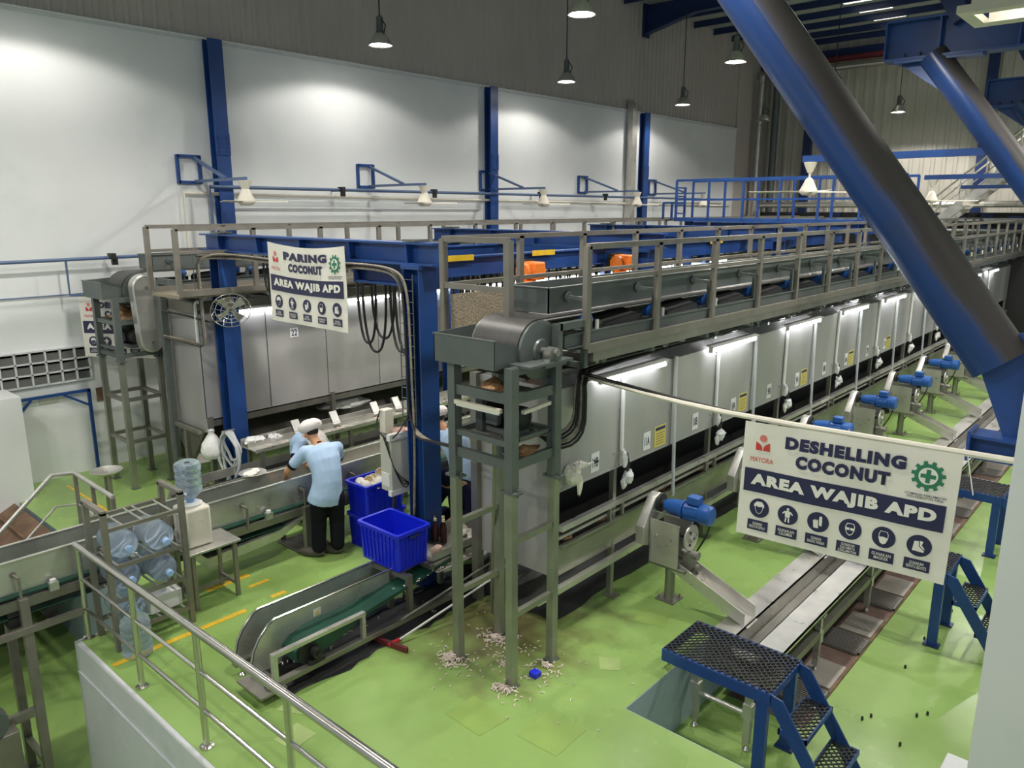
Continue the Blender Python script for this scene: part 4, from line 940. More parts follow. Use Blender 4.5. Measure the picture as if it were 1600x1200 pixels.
for y in (25.6,26.6):
    b = B(); b.tube([(sx-.1,y,z0+.3),(sx+.1,y,z0+.9),(ex,y,z1+.95)], .03, n=8); b.bar((sx+.1,y,z0+.45),(ex,y,z1+.5),.03); b.build('handrail', M['ss'], t)
    for i in range(5): q = i/4; B().bar((sx+.1+(ex-sx-.1)*q,y,z0+(z1-z0)*q),(sx+.1+(ex-sx-.1)*q,y,z0+.9+(z1-z0)*q),.03).build('baluster', M['ss'], t)
B().box(ex,.5,25.6,26.8,z1-.02,z1+.06).build('landing', M['navy'], t)
b = B(); b.box(ex+.2,ex+.36,26.9,27.1,0,8); b.build('support_post', M['navy'], t)
t = thing('far_machinery', 'dark bank of machinery and pipes in the shade below the end wall', 'machinery', (-9,27,0))
B().box(-12.4,-3.3,27.4,28.1,0,4.0).build('cabinet_bank', M['black'], t)
for i, (x0, z, r_) in enumerate(((-12.3,4.25,.1),(-12.0,3.75,.09),(-11.5,3.45,.07))):
    B().tube([(x0,27.2,2.5),(x0,27.2,z-.1),(x0+.2,27.2,z),(-3.3,27.2,z)], r_, n=10).build('pipe_run', M['galv'] if i else M['ss'], t)
for i in range(11): x = -12+.75*i; B().box(x,x+.35,27.33,27.4,3.4+.15*(i%3),3.9+.1*(i%2)).build('valve_box', M['navy'], t)
t = thing('far_machinery', 'dark process equipment standing at the far end beside the deshelling machine', 'machinery', (-2,24,-.7))
B().box(-3.0,1.5,27.4,28.1,-.7,3.3).build('cabinet_bank', M['navy'], t)
for i in range(5): B().bar((-2.9+.8*i,27.3,-.7),(-2.9+.8*i,27.3,3.4),.12).build('frame_post', M['blue'], t)
B().cyl((-1.8,23.2,-.25),(-1.0,23.2,-.25),.45,n=20).build('drum', M['black'], t)
t = thing('cage_fan', 'round wire-caged industrial fan fixed beside the hose coil column, under the gantry beam', 'fan', (-9.75,5.3,2.6))
fx = Vector((-9.72,5.2,2.78)); fd = Vector((.62,-.25,-.30)).normalized()
b = B()
for q, rr in ((0,.06),(.02,.13),(.04,.20),(.03,.26)): 
    a = fd.orthogonal().normalized(); c = fd.cross(a)
    b.tube([fx + fd*(.06-q) + (a*math.cos(2*PI*i/20) + c*math.sin(2*PI*i/20))*rr for i in range(21)], .005, n=5)
for k in range(14): b.tube([fx + fd*.06 + (a*math.cos(2*PI*k/14)+c*math.sin(2*PI*k/14))*.03, fx + fd*.03 + (a*math.cos(2*PI*k/14)+c*math.sin(2*PI*k/14))*.26, fx - fd*.07 + (a*math.cos(2*PI*k/14)+c*math.sin(2*PI*k/14))*.2], .003, n=4)
b.build('wire_cage', M['ss'], t)
B().cyl(fx - fd*.05, fx - fd*.24, .075, n=16).build('motor', M['ssdark'], t)
for k in range(4):
    u = a*math.cos(2*PI*k/4)+c*math.sin(2*PI*k/4); v = fd.cross(u)
    b = B(); b._add([fx+u*.03-v*.02, fx+u*.2-v*.06+fd*.02, fx+u*.22+v*.05-fd*.02, fx+u*.03+v*.02, fx+u*.03-v*.02-fd*.004, fx+u*.2-v*.06+fd*.016, fx+u*.22+v*.05-fd*.024, fx+u*.03+v*.02-fd*.004], [(0,1,2,3),(7,6,5,4),(0,4,5,1),(1,5,6,2),(2,6,7,3),(3,7,4,0)]); b.build('blade', M['ss'], t)
B().bar(fx - fd*.2, (-9.995,5.3,2.80), .03, .03).build('bracket', M['galv'], t)
# ================================================================ paring line
t = thing('paring_conveyor', 'long stainless sorting trough over a green belt, passing behind the bottle rack', 'conveyor', (-7.95,4,0))
b = B(); b.box(-7.76,-7.75,-.6,8.6,.64,.95); b.box(-7.775,-7.735,-.6,8.6,.945,.955); b.build('near_side_plate', M['ss'], t)
b = B(); b.box(-8.18,-8.17,-.6,8.6,.64,.95); b.box(-8.195,-8.155,-.6,8.6,.945,.955); b.build('far_side_plate', M['ss'], t)
b = B(); b.box(-8.2,-7.7,-.6,8.6,.615,.63); b.box(-8.2,-7.7,-.6,8.6,.42,.43); b.build('belt', M['greenbelt'], t)
for x in (-7.69,-8.24):
    b = B(); b.box(x-.02,x+.02,-.6,4.95,.50,.59); b.build('frame_beam', M['ssdark'], t)
for k in range(8):
    y = .3 + .76*k if k < 7 else 5.6
    b = B(); b.bar((-7.665,y,.55),(-7.665,y,.80),.022); b.bar((-7.665,y,.80),(-7.75,y-.02,.82),.022); b.cyl((-7.755,y-.02,.82),(-7.74,y-.02,.82),.03,n=8); b.build('side_bracket', M['rail'], t)
    b = B(); b.box(-7.72,-7.66,y+.24,y+.32,.58,.66); c = b.build('roller_block', M['ss'], t); B().cyl((-7.69,y+.28,.66),(-7.69,y+.28,.685),.028,n=10).build('white_cap', M['white'], c)
    B().cyl((-8.2,y+.28,.52),(-7.7,y+.28,.52),.04,n=10).build('roller', M['black'], t)
for y, zb in ((1.83,-1.5),(.2,-1.5),(4.86,0),(6.9,0),(8.4,0)):
    for x in (-7.66,-8.26):
        b = B(); b.bar((x,y,zb),(x,y,.60),.075,.075); b.box(x-.06,x+.06,y-.06,y+.06,zb,zb+.012); b.build('leg', M['rail'] if zb < 0 else M['olive'], t)
    B().bar((-7.66,y,zb+.35),(-8.26,y,zb+.35),.05,.05).build('cross_bar', M['rail'], t)
b = B(); b.bar((-7.66,-.6,-.55),(-7.66,1.83,-.55),.06,.08); b.bar((-7.62,-.6,.30),(-7.62,2.3,.30),.05,.06); b.bar((-8.3,-.6,.30),(-8.3,2.3,.30),.05,.06); b.build('lower_frame', M['rail'], t)
b = B(); b.prism([(3.6,.36),(4.5,.40),(4.85,.50),(4.85,.46),(4.5,.30),(3.6,.24)], 'x', -8.2, -7.67); b.build('drip_pan', M['ss'], t)
t = thing('drive_roller', 'large rubber drive roller in the frame under the sorting trough, at the picture edge', 'roller', (-7.95,1.5,.2))
B().cyl((-8.2,1.5,.33),(-7.75,1.5,.33),.14,n=24).build('roller', M['belt'], t); B().cyl((-8.3,1.5,.33),(-7.62,1.5,.33),.03,n=10).build('shaft', M['black'], t)
B().box(-7.95,-7.7,1.7,1.85,.32,.5).build('motor', M['black'], t); B().cyl((-7.9,2.05,.36),(-7.7,2.05,.36),.06,n=12).build('idler', M['black'], t)
t = thing('floor_motor', 'grey motor with a fan cowl on a plinth, on the lower floor under the trough', 'motor', (-7.7,1.35,-1.5))
b = B(); b.box(-7.95,-7.45,1.2,1.6,-1.5,-.55); b.build('plinth', M['rail'], t, bevel=.01); b = B(); b.cyl((-7.75,1.4,-.4),(-7.42,1.4,-.4),.13,n=18); b.build('motor_body', M['galv'], t)
# white coconut pieces in the trough
def lumps(name, label, x0, x1, y0, y1, z, n, r_, m='coco', jit=.3, grp=None):
    b = B()
    for i in range(n):
        rr = r_*random.uniform(.6,1.25); x = random.uniform(x0,x1); y = random.uniform(y0,y1)
        b.ell((x,y,z+rr*random.uniform(.4,.9)), rr, rr*random.uniform(.7,1.2), rr*random.uniform(.4,.8), n=8, m=5, jit=jit)
    return tag(b.build(name, M[m], angle=20), label, 'coconut', grp, kind='stuff')
lumps('coconut_pieces', 'white peeled coconut pieces lying in the sorting trough beyond the standing worker', -8.15,-7.8,5.7,8.4,.63,90,.055)
lumps('coconut_pieces', 'few coconut scraps at the near end of the trough', -8.1,-7.85,5.0,5.6,.63,10,.04)
t = thing('return_conveyor', 'low dark conveyor with a rounded steel end between the trough and the wall machine', 'conveyor', (-9.3,6,0))
for x in (-9.12,-9.62):
    b = B(); b.prism([(4.06,.22),(4.03,.38),(4.1,.54),(4.25,.62),(10,.62),(10,.5),(4.4,.5),(4.4,.22)], 'x', x-.008, x+.008); b.build('side_plate', M['ss'], t)
B().box(-9.6,-9.14,4.1,10,.44,.46).build('belt', M['rubber'], t)
for i in range(9): B().cyl((-9.62,4.3+.42*i,.36),(-9.12,4.3+.42*i,.36),.045,n=10).build('roller', M['black'], t)
for y in (4.6,7,9.5):
    for x in (-9.12,-9.62): B().bar((x,y,0),(x,y,.5),.05).build('leg', M['ssdark'], t)
# shelf bench
t = thing('paring_bench', 'narrow lipped steel bench strewn with coconut shavings before the wall machine', 'bench', (-9.6,8,0))
b = B(); b.box(-9.72,-9.34,5.2,11,.835,.85); b.box(-9.35,-9.335,5.2,11,.82,.87); b.build('top', M['ss'], t)
b = B(); b.box(-9.74,-9.71,5.2,11,.82,.95); b.box(-9.56,-9.545,5.2,11,.85,.93); b.build('splash_lip', M['ss'], t)
for y in (5.3,6.8,8.3,9.8):
    for x in (-9.36,-9.7): B().bar((x,y,0),(x,y,.83),.05).build('leg', M['ssdark'], t)
lumps('coconut_shavings', 'fine coconut shavings scattered along the bench', -9.5,-9.38,5.3,9.5,.848,110,.018, 'shav')
lumps('coconut_pieces', 'white bagged coconut lumps at the near end of the bench', -9.72,-9.58,5.25,5.75,.86,9,.075, 'plastic')
for y, k in ((5.95,'first'),(6.62,'second'),(7.4,'third'),(7.85,'fourth')):
    t = thing('card_holder', k+' white card on the paring bench, counted from the hose coil column', 'card', (-9.55,y,.85), 'white cards on the bench')
    b = B(); b.box(-9.6,-9.5,y+.02,y+.1,.85,.87); b.prism([(-9.58,.87),(-9.56,.87),(-9.64,1.06),(-9.66,1.06)], 'y', y+.0, y+.14); b.build('holder', M['ssdark'], t)
    b = B(); b.quad((-9.53,y,.90),(-9.53,y+.13,.90),(-9.64,y+.13,1.08),(-9.64,y,1.08)); b.build('card', M['paper'], t)
b = B(); b.lathe((-10.18,5.0,.62), [(.02,0),(.13,.02),(.16,.12),(.13,.24),(.06,.33),(.03,.37),(.05,.42),(.0,.44)], n=22)
for p in b.v: p.x += random.uniform(-.012,.012); p.y += random.uniform(-.012,.012)
tag(b.build('plastic_sack', M['plastic'], angle=70), 'white tied plastic sack between the wall machine and the first gantry column', 'sack')
b = B()
for i in range(3): b.ell((-10.75+.06*i,7.5+.15*i,.84+.07*(i%2)),.2,.34,.07,n=12,m=6,jit=.15)
tag(b.build('folded_sack', M['plastic'], angle=15), 'crumpled whitish sack lying under the wall machine', 'sack')
t = thing('hose_coil', 'coil of pale grey hose hanging on a peg of the first gantry column', 'hose', (-10.2,5.05,.35))
b = B()
for i in range(4):
    a0 = random.uniform(0,6); pts = []
    for k in range(25):
        a = 2*PI*k/24; pts.append((-9.80+(.2+.02*i)*math.cos(a), 5.10-.02*i+.02*math.sin(3*a+a0), (.86-.05*i)+(.20+.05*i)*math.sin(a)))
    b.tube(pts, .02, n=7)
b.tube([(-9.64,5.05,.7),(-9.77,5.04,.45),(-9.94,5.04,.35),(-9.72,5.05,.28)], .017, n=7, smooth=2)
b.build('hose', M['hose'], t); B().cyl((-9.98,5.24,1.03),(-9.82,4.99,1.08),.02,n=8).build('peg', M['ss'], t)
t = thing('scrap_plate', 'round steel plate of coconut scraps resting on the trough edge beside the hose coil', 'plate', (-8.25,4.5,.955))
B().lathe((-8.24,4.52,.958), [(.08,0),(.13,.012),(.165,.03),(.155,.032),(.08,.012)], n=22).build('plate', M['ss'], t)
b = B()
for i in range(9): b.ell((-8.24+random.uniform(-.08,.08),4.52+random.uniform(-.08,.08),.99),.04,.05,.02,n=7,m=4,jit=.3)
tag(b.build('coconut_scraps', M['coco'], angle=20), 'broken white coconut scraps on the round steel plate', 'coconut', kind='stuff')
# ---- control cabinet on the right column of the nearest gantry
t = thing('control_cabinet', 'beige electrical cabinet hung on a blue gantry column above the stacked blue crates', 'cabinet', (-6.5,5.15,1.08))
B().box(-6.44,-6.255,5.06,5.38,1.07,1.70).build('body', M['beige'], t, bevel=.008)
B().box(-6.42,-6.29,5.052,5.06,1.13,1.28).build('vent_panel', M['white'], t)
B().box(-6.46,-6.36,5.08,5.2,1.70,1.98).build('upper_box', M['cream'], t, bevel=.006)
B().box(-6.30,-6.245,5.04,5.40,1.03,1.09).build('mount_bracket', M['white'], t); B().box(-6.30,-6.245,5.04,5.40,1.66,1.73).build('mount_bracket', M['white'], t)
b = B()
for i in range(4): b.tube([(-6.40+.03*i,5.05,1.74),(-6.30+.02*i,5.03,1.62-.05*i),(-6.25,5.10+.04*i,1.3-.08*i),(-6.24,5.3,1.12)], .005, n=5, smooth=2)
b.tube([(-6.42,5.06,1.97),(-6.48,5.05,1.82),(-6.36,5.02,1.70),(-6.24,5.08,1.66),(-6.1,5.2,1.95)], .008, n=5, smooth=2); b.build('loose_wire', M['cable'], t)
b = B()
for i in range(4): b.ell((-6.33+.02*i,5.2+.04*i,1.73),.05,.06,.035,n=8,m=5,jit=.4)
tag(b.build('work_gloves', M['pink'], angle=15), 'pale rumpled gloves lying on top of the beige cabinet', 'gloves')
tag(B().tube([(-6.3,5.15,1.15),(-6.28,5.08,.8),(-6.2,5.05,.55),(-6.05,5.08,.5),(-6.03,5.18,.7),(-6.05,5.2,1.2)], .022, n=7, smooth=2).build('power_cable', M['cable']), 'thick black cable looping below the beige cabinet', 'cable')
# ---- crates
def crate(cx, cy, z, lx, ly, h, label, group):
    t = thing('plastic_crate', label, 'crate', (cx,cy,z), group)
    b = B(); tp = .014
    def R_(sx, sy, zz, k=4):
        r0 = .035; out = []
        for qx, qy, a0 in ((1,1,0),(-1,1,PI/2),(-1,-1,PI),(1,-1,1.5*PI)):
            for i in range(k): a = a0 + PI/2*i/(k-1); out.append((cx+qx*(sx-r0)+r0*math.cos(a), cy+qy*(sy-r0)+r0*math.sin(a), zz))
        return out
    o0, o1 = R_(lx/2-tp, ly/2-tp, z), R_(lx/2, ly/2, z+h); i1, i0 = R_(lx/2-.012, ly/2-.012, z+h), R_(lx/2-tp-.012, ly/2-tp-.012, z+.012)
    n = len(o0); vs = [p for r in (o0,o1,i1,i0) for p in r]
    b._add(vs, [(j*n+i, j*n+(i+1)%n, (j+1)*n+(i+1)%n, (j+1)*n+i) for j in range(3) for i in range(n)] + [tuple(range(n))[::-1], tuple(range(3*n,4*n))])
    c = b.build('shell', M['crate'], t)
    b = B(); a, a2 = R_(lx/2+.018, ly/2+.018, z+h-.03), R_(lx/2+.018, ly/2+.018, z+h+.006); b2 = R_(lx/2-.014, ly/2-.014, z+h+.006); b1 = R_(lx/2-.014, ly/2-.014, z+h-.03)
    vs = [p for r in (a,a2,b2,b1) for p in r]; b._add(vs, [(j*n+i, j*n+(i+1)%n, ((j+1)%4)*n+(i+1)%n, ((j+1)%4)*n+i) for j in range(4) for i in range(n)]); b.build('rim', M['crate'], t)
    b = B()
    for i in range(9):
        q = -1+2*(i+.5)/9; w = .01
        for sy in (-1,1): b.bar((cx+q*(lx/2-.05),cy+sy*(ly/2-tp+.004),z+.03),(cx+q*(lx/2-.03),cy+sy*(ly/2+.004),z+h-.03),.012,.016)
    for i in range(7):
        q = -1+2*(i+.5)/7
        for sx in (-1,1): b.bar((cx+sx*(lx/2-tp+.004),cy+q*(ly/2-.05),z+.03),(cx+sx*(lx/2+.004),cy+q*(ly/2-.03),z+h-.03),.012,.016)
    for sy in (-1,1): b.box(cx-lx/2+.03,cx+lx/2-.03,cy+sy*(ly/2-.004)-.008,cy+sy*(ly/2-.004)+.008,z+h*.68,z+h*.71)
    for sx in (-1,1): b.box(cx+sx*(lx/2-.004)-.008,cx+sx*(lx/2-.004)+.008,cy-ly/2+.03,cy+ly/2-.03,z+h*.68,z+h*.71)
    b.build('ribs', M['crate'], t)
    b = B()
    for sx in (-1,1): b.box(cx+sx*(lx/2+.012)-.01,cx+sx*(lx/2+.012)+.01,cy-.07,cy+.07,z+h-.07,z+h-.045)
    b.build('hand_grip', M['navy'], t)
    return t
crate(-7.32,5.66,0,.40,.60,.415,'lower blue plastic crate of the stack beside the standing worker','blue plastic crates')
crate(-7.32,5.66,.425,.40,.60,.405,'upper blue plastic crate of the stack, full of white coconut halves','blue plastic crates')
crate(-5.87,4.75,.535,.62,.43,.40,'empty bright blue plastic crate standing on the elevator conveyor','blue plastic crates')
def shell(x, y, z, r_, tilt, label, az=0):
    t = thing('coconut_half', label, 'coconut', (x,y,z), 'coconut halves in the upper crate')
    rot = Matrix.Rotation(az,3,'Z') @ Matrix.Rotation(tilt,3,'X')
    def mk(prof):
        b = B(); b.lathe((0,0,0), prof, n=18, close=False); b.v = [rot @ p + Vector((x,y,z)) for p in b.v]; return b
    mk([(.001,-r_)]+[(r_*math.sin(PI*i/14), -r_*math.cos(PI*i/14)) for i in range(1,8)]+[(r_*.84,0)]).build('white_flesh', M['coco'], t)
    mk([(r_*.84,.001)]+[(r_*.84*math.cos(PI*i/14), -r_*.84*math.sin(PI*i/14)) for i in range(1,8)]).build('hollow', M['cocoin'], t)
for i, (x, y, z, r_, tl, az, l) in enumerate(((-7.28,5.52,.84,.075,.9,.3,'tan hollow coconut half standing up at the front of the upper crate'),(-7.25,5.45,.80,.07,-2.6,0,'white coconut half lying face down at the near corner of the crate'),(-7.40,5.80,.84,.07,1.0,.5,'small hollow coconut half tilted up at the far side of the crate'),
    (-7.43,5.72,.80,.06,.5,1,'hollow coconut half between others near the crate middle'),(-7.2,5.62,.80,.075,2.8,0,'white domed coconut half beside the cabinet corner'),(-7.42,5.50,.79,.065,2.5,.8,'white coconut half at the trough-side corner of the crate'),(-7.22,5.80,.80,.07,2.9,.2,'white coconut half at the back of the crate, under the cabinet'))):
    shell(x, y, z, r_, tl, l, az)
lumps('coconut_pieces', 'layer of white coconut pieces filling the upper blue crate', -7.48,-7.16,5.40,5.92,.745,26,.055)
# ---- elevator conveyor
t = thing('elevator_conveyor', 'low green-belt conveyor with two curved steel side guards, before the drum tower', 'conveyor', (-5.7,4,0))
pr = [(2.98,.10),(2.97,.2),(3.0,.32),(3.06,.42),(3.16,.52),(3.22,.545),(4.95,.535),(4.95,.38),(3.5,.38),(3.35,.32),(3.28,.22),(3.26,.10)]
for x in (-5.97,-5.70):
    b = B(); b.prism(pr, 'x', x-.006, x+.006); s_ = b.build('side_guard', M['ss'], t)
    b = B(); b.tube([(x,p,q) for p, q in pr[:7]], .012, n=6); b.build('guard_lip', M['chrome'], s_)
b = B(); bp = [(3.28,.18),(3.28,.28),(3.36,.34),(4.0,.345),(5.4,.52),(5.4,.495),(4.1,.315),(3.5,.14),(3.38,.12)]
b.prism(bp, 'x', -5.92, -5.48); b.build('belt', M['greenbelt'], t)
B().cyl((-5.92,3.40,.23),(-5.46,3.40,.23),.105,n=22).build('tail_roller', M['black'], t)
b = B(); b.cyl((-5.46,3.45,.23),(-5.38,3.45,.23),.05,n=14); b.cyl((-5.38,3.45,.23),(-5.36,3.45,.23),.022,n=8); b.box(-5.45,-5.40,3.37,3.53,.14,.17); b.build('bearing', M['black'], t)
b = B(); b.bar((-5.43,3.02,.38),(-5.43,4.0,.38),.05,.035); b.bar((-5.43,3.04,.13),(-5.43,3.04,.38),.045); b.bar((-5.43,3.98,.13),(-5.43,3.98,.38),.04); b.build('take_up_frame', M['ss'], t)
for x in (-5.43,-5.97):
    b = B(); b.bar((x,2.95,.11),(x,6.4,.11),.07,.045); b.build('base_rail', M['ssdark'], t)
b = B(); b.prism([(-5.75,.075),(-5.35,.075),(-5.35,.095),(-5.75,.095)], 'y', 2.85, 3.1); b.build('foot_plate', M['ssdark'], t)
for x, y in ((-5.93,3.0),(-5.45,3.0),(-5.93,4.9),(-5.45,4.9),(-5.45,6.2)):
    b = B(); b.cyl((x,y,0),(x,y,.09),.012,n=8); b.lathe((x,y,0), [(.035,0),(.035,.012),(.012,.03)], n=12); b.build('levelling_foot', M['chrome'], t)
for x, y in ((-5.72,4.55),(-5.48,4.60),(-5.48,5.25),(-5.72,5.25)):
    B().bar((x,y,.11),(x,y,.53),.055,.055).build('post', M['ssdark'], t)
b = B(); b.bar((-5.98,4.55,.50),(-5.45,4.60,.50),.05,.05); b.bar((-5.98,4.9,.51),(-5.45,4.9,.51),.05,.05); b.build('cross_bar', M['ssdark'], t)
b = B(); b.box(-5.97,-5.96,4.95,7.4,.44,.64); b.box(-5.51,-5.50,4.95,7.4,.44,.62); b.box(-5.96,-5.5,4.95,7.4,.52,.535); b.box(-5.5,-5.42,4.95,7.4,.435,.445); b.box(-5.96,-5.95,5,7.4,.64,.66); b.build('feed_trough', M['ss'], t)
o = B().box(-5.694,-5.69,3.62,3.70,.40,.47).build('warning_sticker', M['cream']); tag(o, 'small worn warning sticker on the curved side guard', 'sticker')
b = B(); b.v = []; b.prism([(3.635,.415),(3.685,.415),(3.66,.455)], 'x', -5.69, -5.687); b.build('warning_triangle', M['stick'], o)
def strands(label, c, rx, ry, n, L=.05, zr=.03, m='shav'):
    b = B()
    for i in range(n):
        a = random.uniform(0,2*PI); q = abs(random.gauss(0,.5)); x = c[0]+rx*q*math.cos(a); y = c[1]+ry*q*math.sin(a); z = c[2]+.004+random.random()*zr*max(0,1-q)
        a = random.uniform(0,2*PI); l = L*random.uniform(.4,1); dx, dy = math.cos(a)*l/2, math.sin(a)*l/2
        b.tube([(x-dx,y-dy,z),(x-dy*.4,y+dx*.4,z+.008),(x+dx,y+dy,z+.002)], .0045, n=4)
    return tag(b.build('coconut_shavings', M[m], angle=30), label, 'shavings', kind='stuff')
strands('pale coconut skin strands heaped under the elevator belt', (-5.72,3.75,.14), .25,.5,140,.05,.06)
strands('coconut skin strands on the ledge of the feed trough', (-5.46,5.3,.445), .05,.9,60,.04,.02)
strands('pile of coconut skin strands around the tower leg by the squeegee', (-4.68,4.42,0), .22,.17,150,.06,.05)
strands('pile of strands around the frontmost drum tower leg', (-4.02,4.4,0), .18,.1,90,.055,.04)
strands('strands heaped at the rear tower legs', (-4.62,4.95,0), .3,.16,110,.055,.04)
strands('loose pale strands thinly scattered on the green floor about the tower', (-4.3,4.7,0), 1.1,.7,120,.035,.0)
strands('strands around the tower leg by the blue block', (-3.95,4.92,0), .2,.12,50,.05,.03)
o = B().box(-3.98,-3.90,4.70,4.78,0,.05).build('blue_block', M['crate'], bevel=.004); tag(o, 'small blue block lying on the floor at the foot of the drum tower', 'block')
lumps('coconut_pieces', 'white and dark coconut scraps heaped in the feed trough beside the crouching worker', -5.92,-5.55,5.6,7.2,.535,60,.05)
for i, (x, y) in enumerate(((-5.93,5.36),(-5.86,5.32),(-5.84,5.42),(-5.77,5.36))):
    t = thing('brown_bottle', ['brown glass bottle standing against the gantry column in the bottle group','front brown glass bottle of the group beside the blue crate','rear brown glass bottle of the group beside the blue crate','brown glass bottle on the drum tower side of the bottle group'][i], 'bottle', (x,y,.535), 'brown bottles on the trough')
    B().lathe((x,y,.536), [(.033,0),(.037,.01),(.037,.14),(.03,.17),(.014,.2),(.013,.245)], n=14).build('glass', M['amber'], t); B().lathe((x,y,.776), [(.018,0),(.018,.025),(.01,.03)], n=12).build('cap', M['amberw'], t)
b = B(); b.box(-5.56,-5.52,4.98,5.10,.50,.66); b.ell((-5.54,5.04,.64),.04,.08,.04,n=8,m=5,jit=.2)
tag(b.build('pink_cloth', M['pink'], angle=30), 'pale pink cloth hanging over the trough edge behind the blue crate', 'cloth')
# squeegees lying on the floor
t = thing('floor_squeegee', 'floor squeegee with a dark handle lying in front of the elevator conveyor', 'squeegee', (-5.3,4.3,0))
b = B(); b.bar((-5.62,4.12,.03),(-5.08,4.22,.03),.03,.05); b.build('blade', M['maroon'], t); B().cyl((-5.46,4.16,.06),(-5.22,5.6,.42),.012,n=8).build('handle', M['ssdark'], t)
t = thing('floor_squeegee', 'white mop handle with a red end lying beside the squeegee', 'mop', (-5.2,4.4,0))
B().cyl((-5.27,4.27,.035),(-5.1,5.55,.32),.011,n=8).build('handle', M['white'], t); B().cyl((-5.285,4.16,.03),(-5.265,4.28,.037),.02,n=10).build('red_end', M['red'], t)
# drain grate by the worker's feet and paint lines
t = thing('drain_grate', 'square floor drain grate of thin bars beside the standing worker', 'grate', (-7.92,4.98,0))
B().box(-8.2,-7.68,4.76,5.2,.002,.004).build('drain_pit', M['black'], t)
b = B()
for i in range(15): y = 4.77+.03*i; b.box(-8.2,-7.68,y,y+.011,.004,.014)
b.build('bars', M['grate'], t)
for l, x0, x1, y0, y1 in (('long worn yellow line on the green floor behind the steel railing',-6.99,-6.92,2.28,3.62),('short yellow dash beyond the long line',-7.04,-6.97,3.95,4.12),('diagonal yellow mark near the small table',-7.42,-7.36,3.9,4.15),('yellow mark under the small steel table',-7.72,-7.62,3.55,4.06),('thin yellow line on the floor before the painted wall',-12.4,-10.4,3.74,3.78)):
    tag(B().box(x0,x1,y0,y1,.001,.003).build('yellow_line', M['lineyel']), l, 'line', 'yellow floor lines')
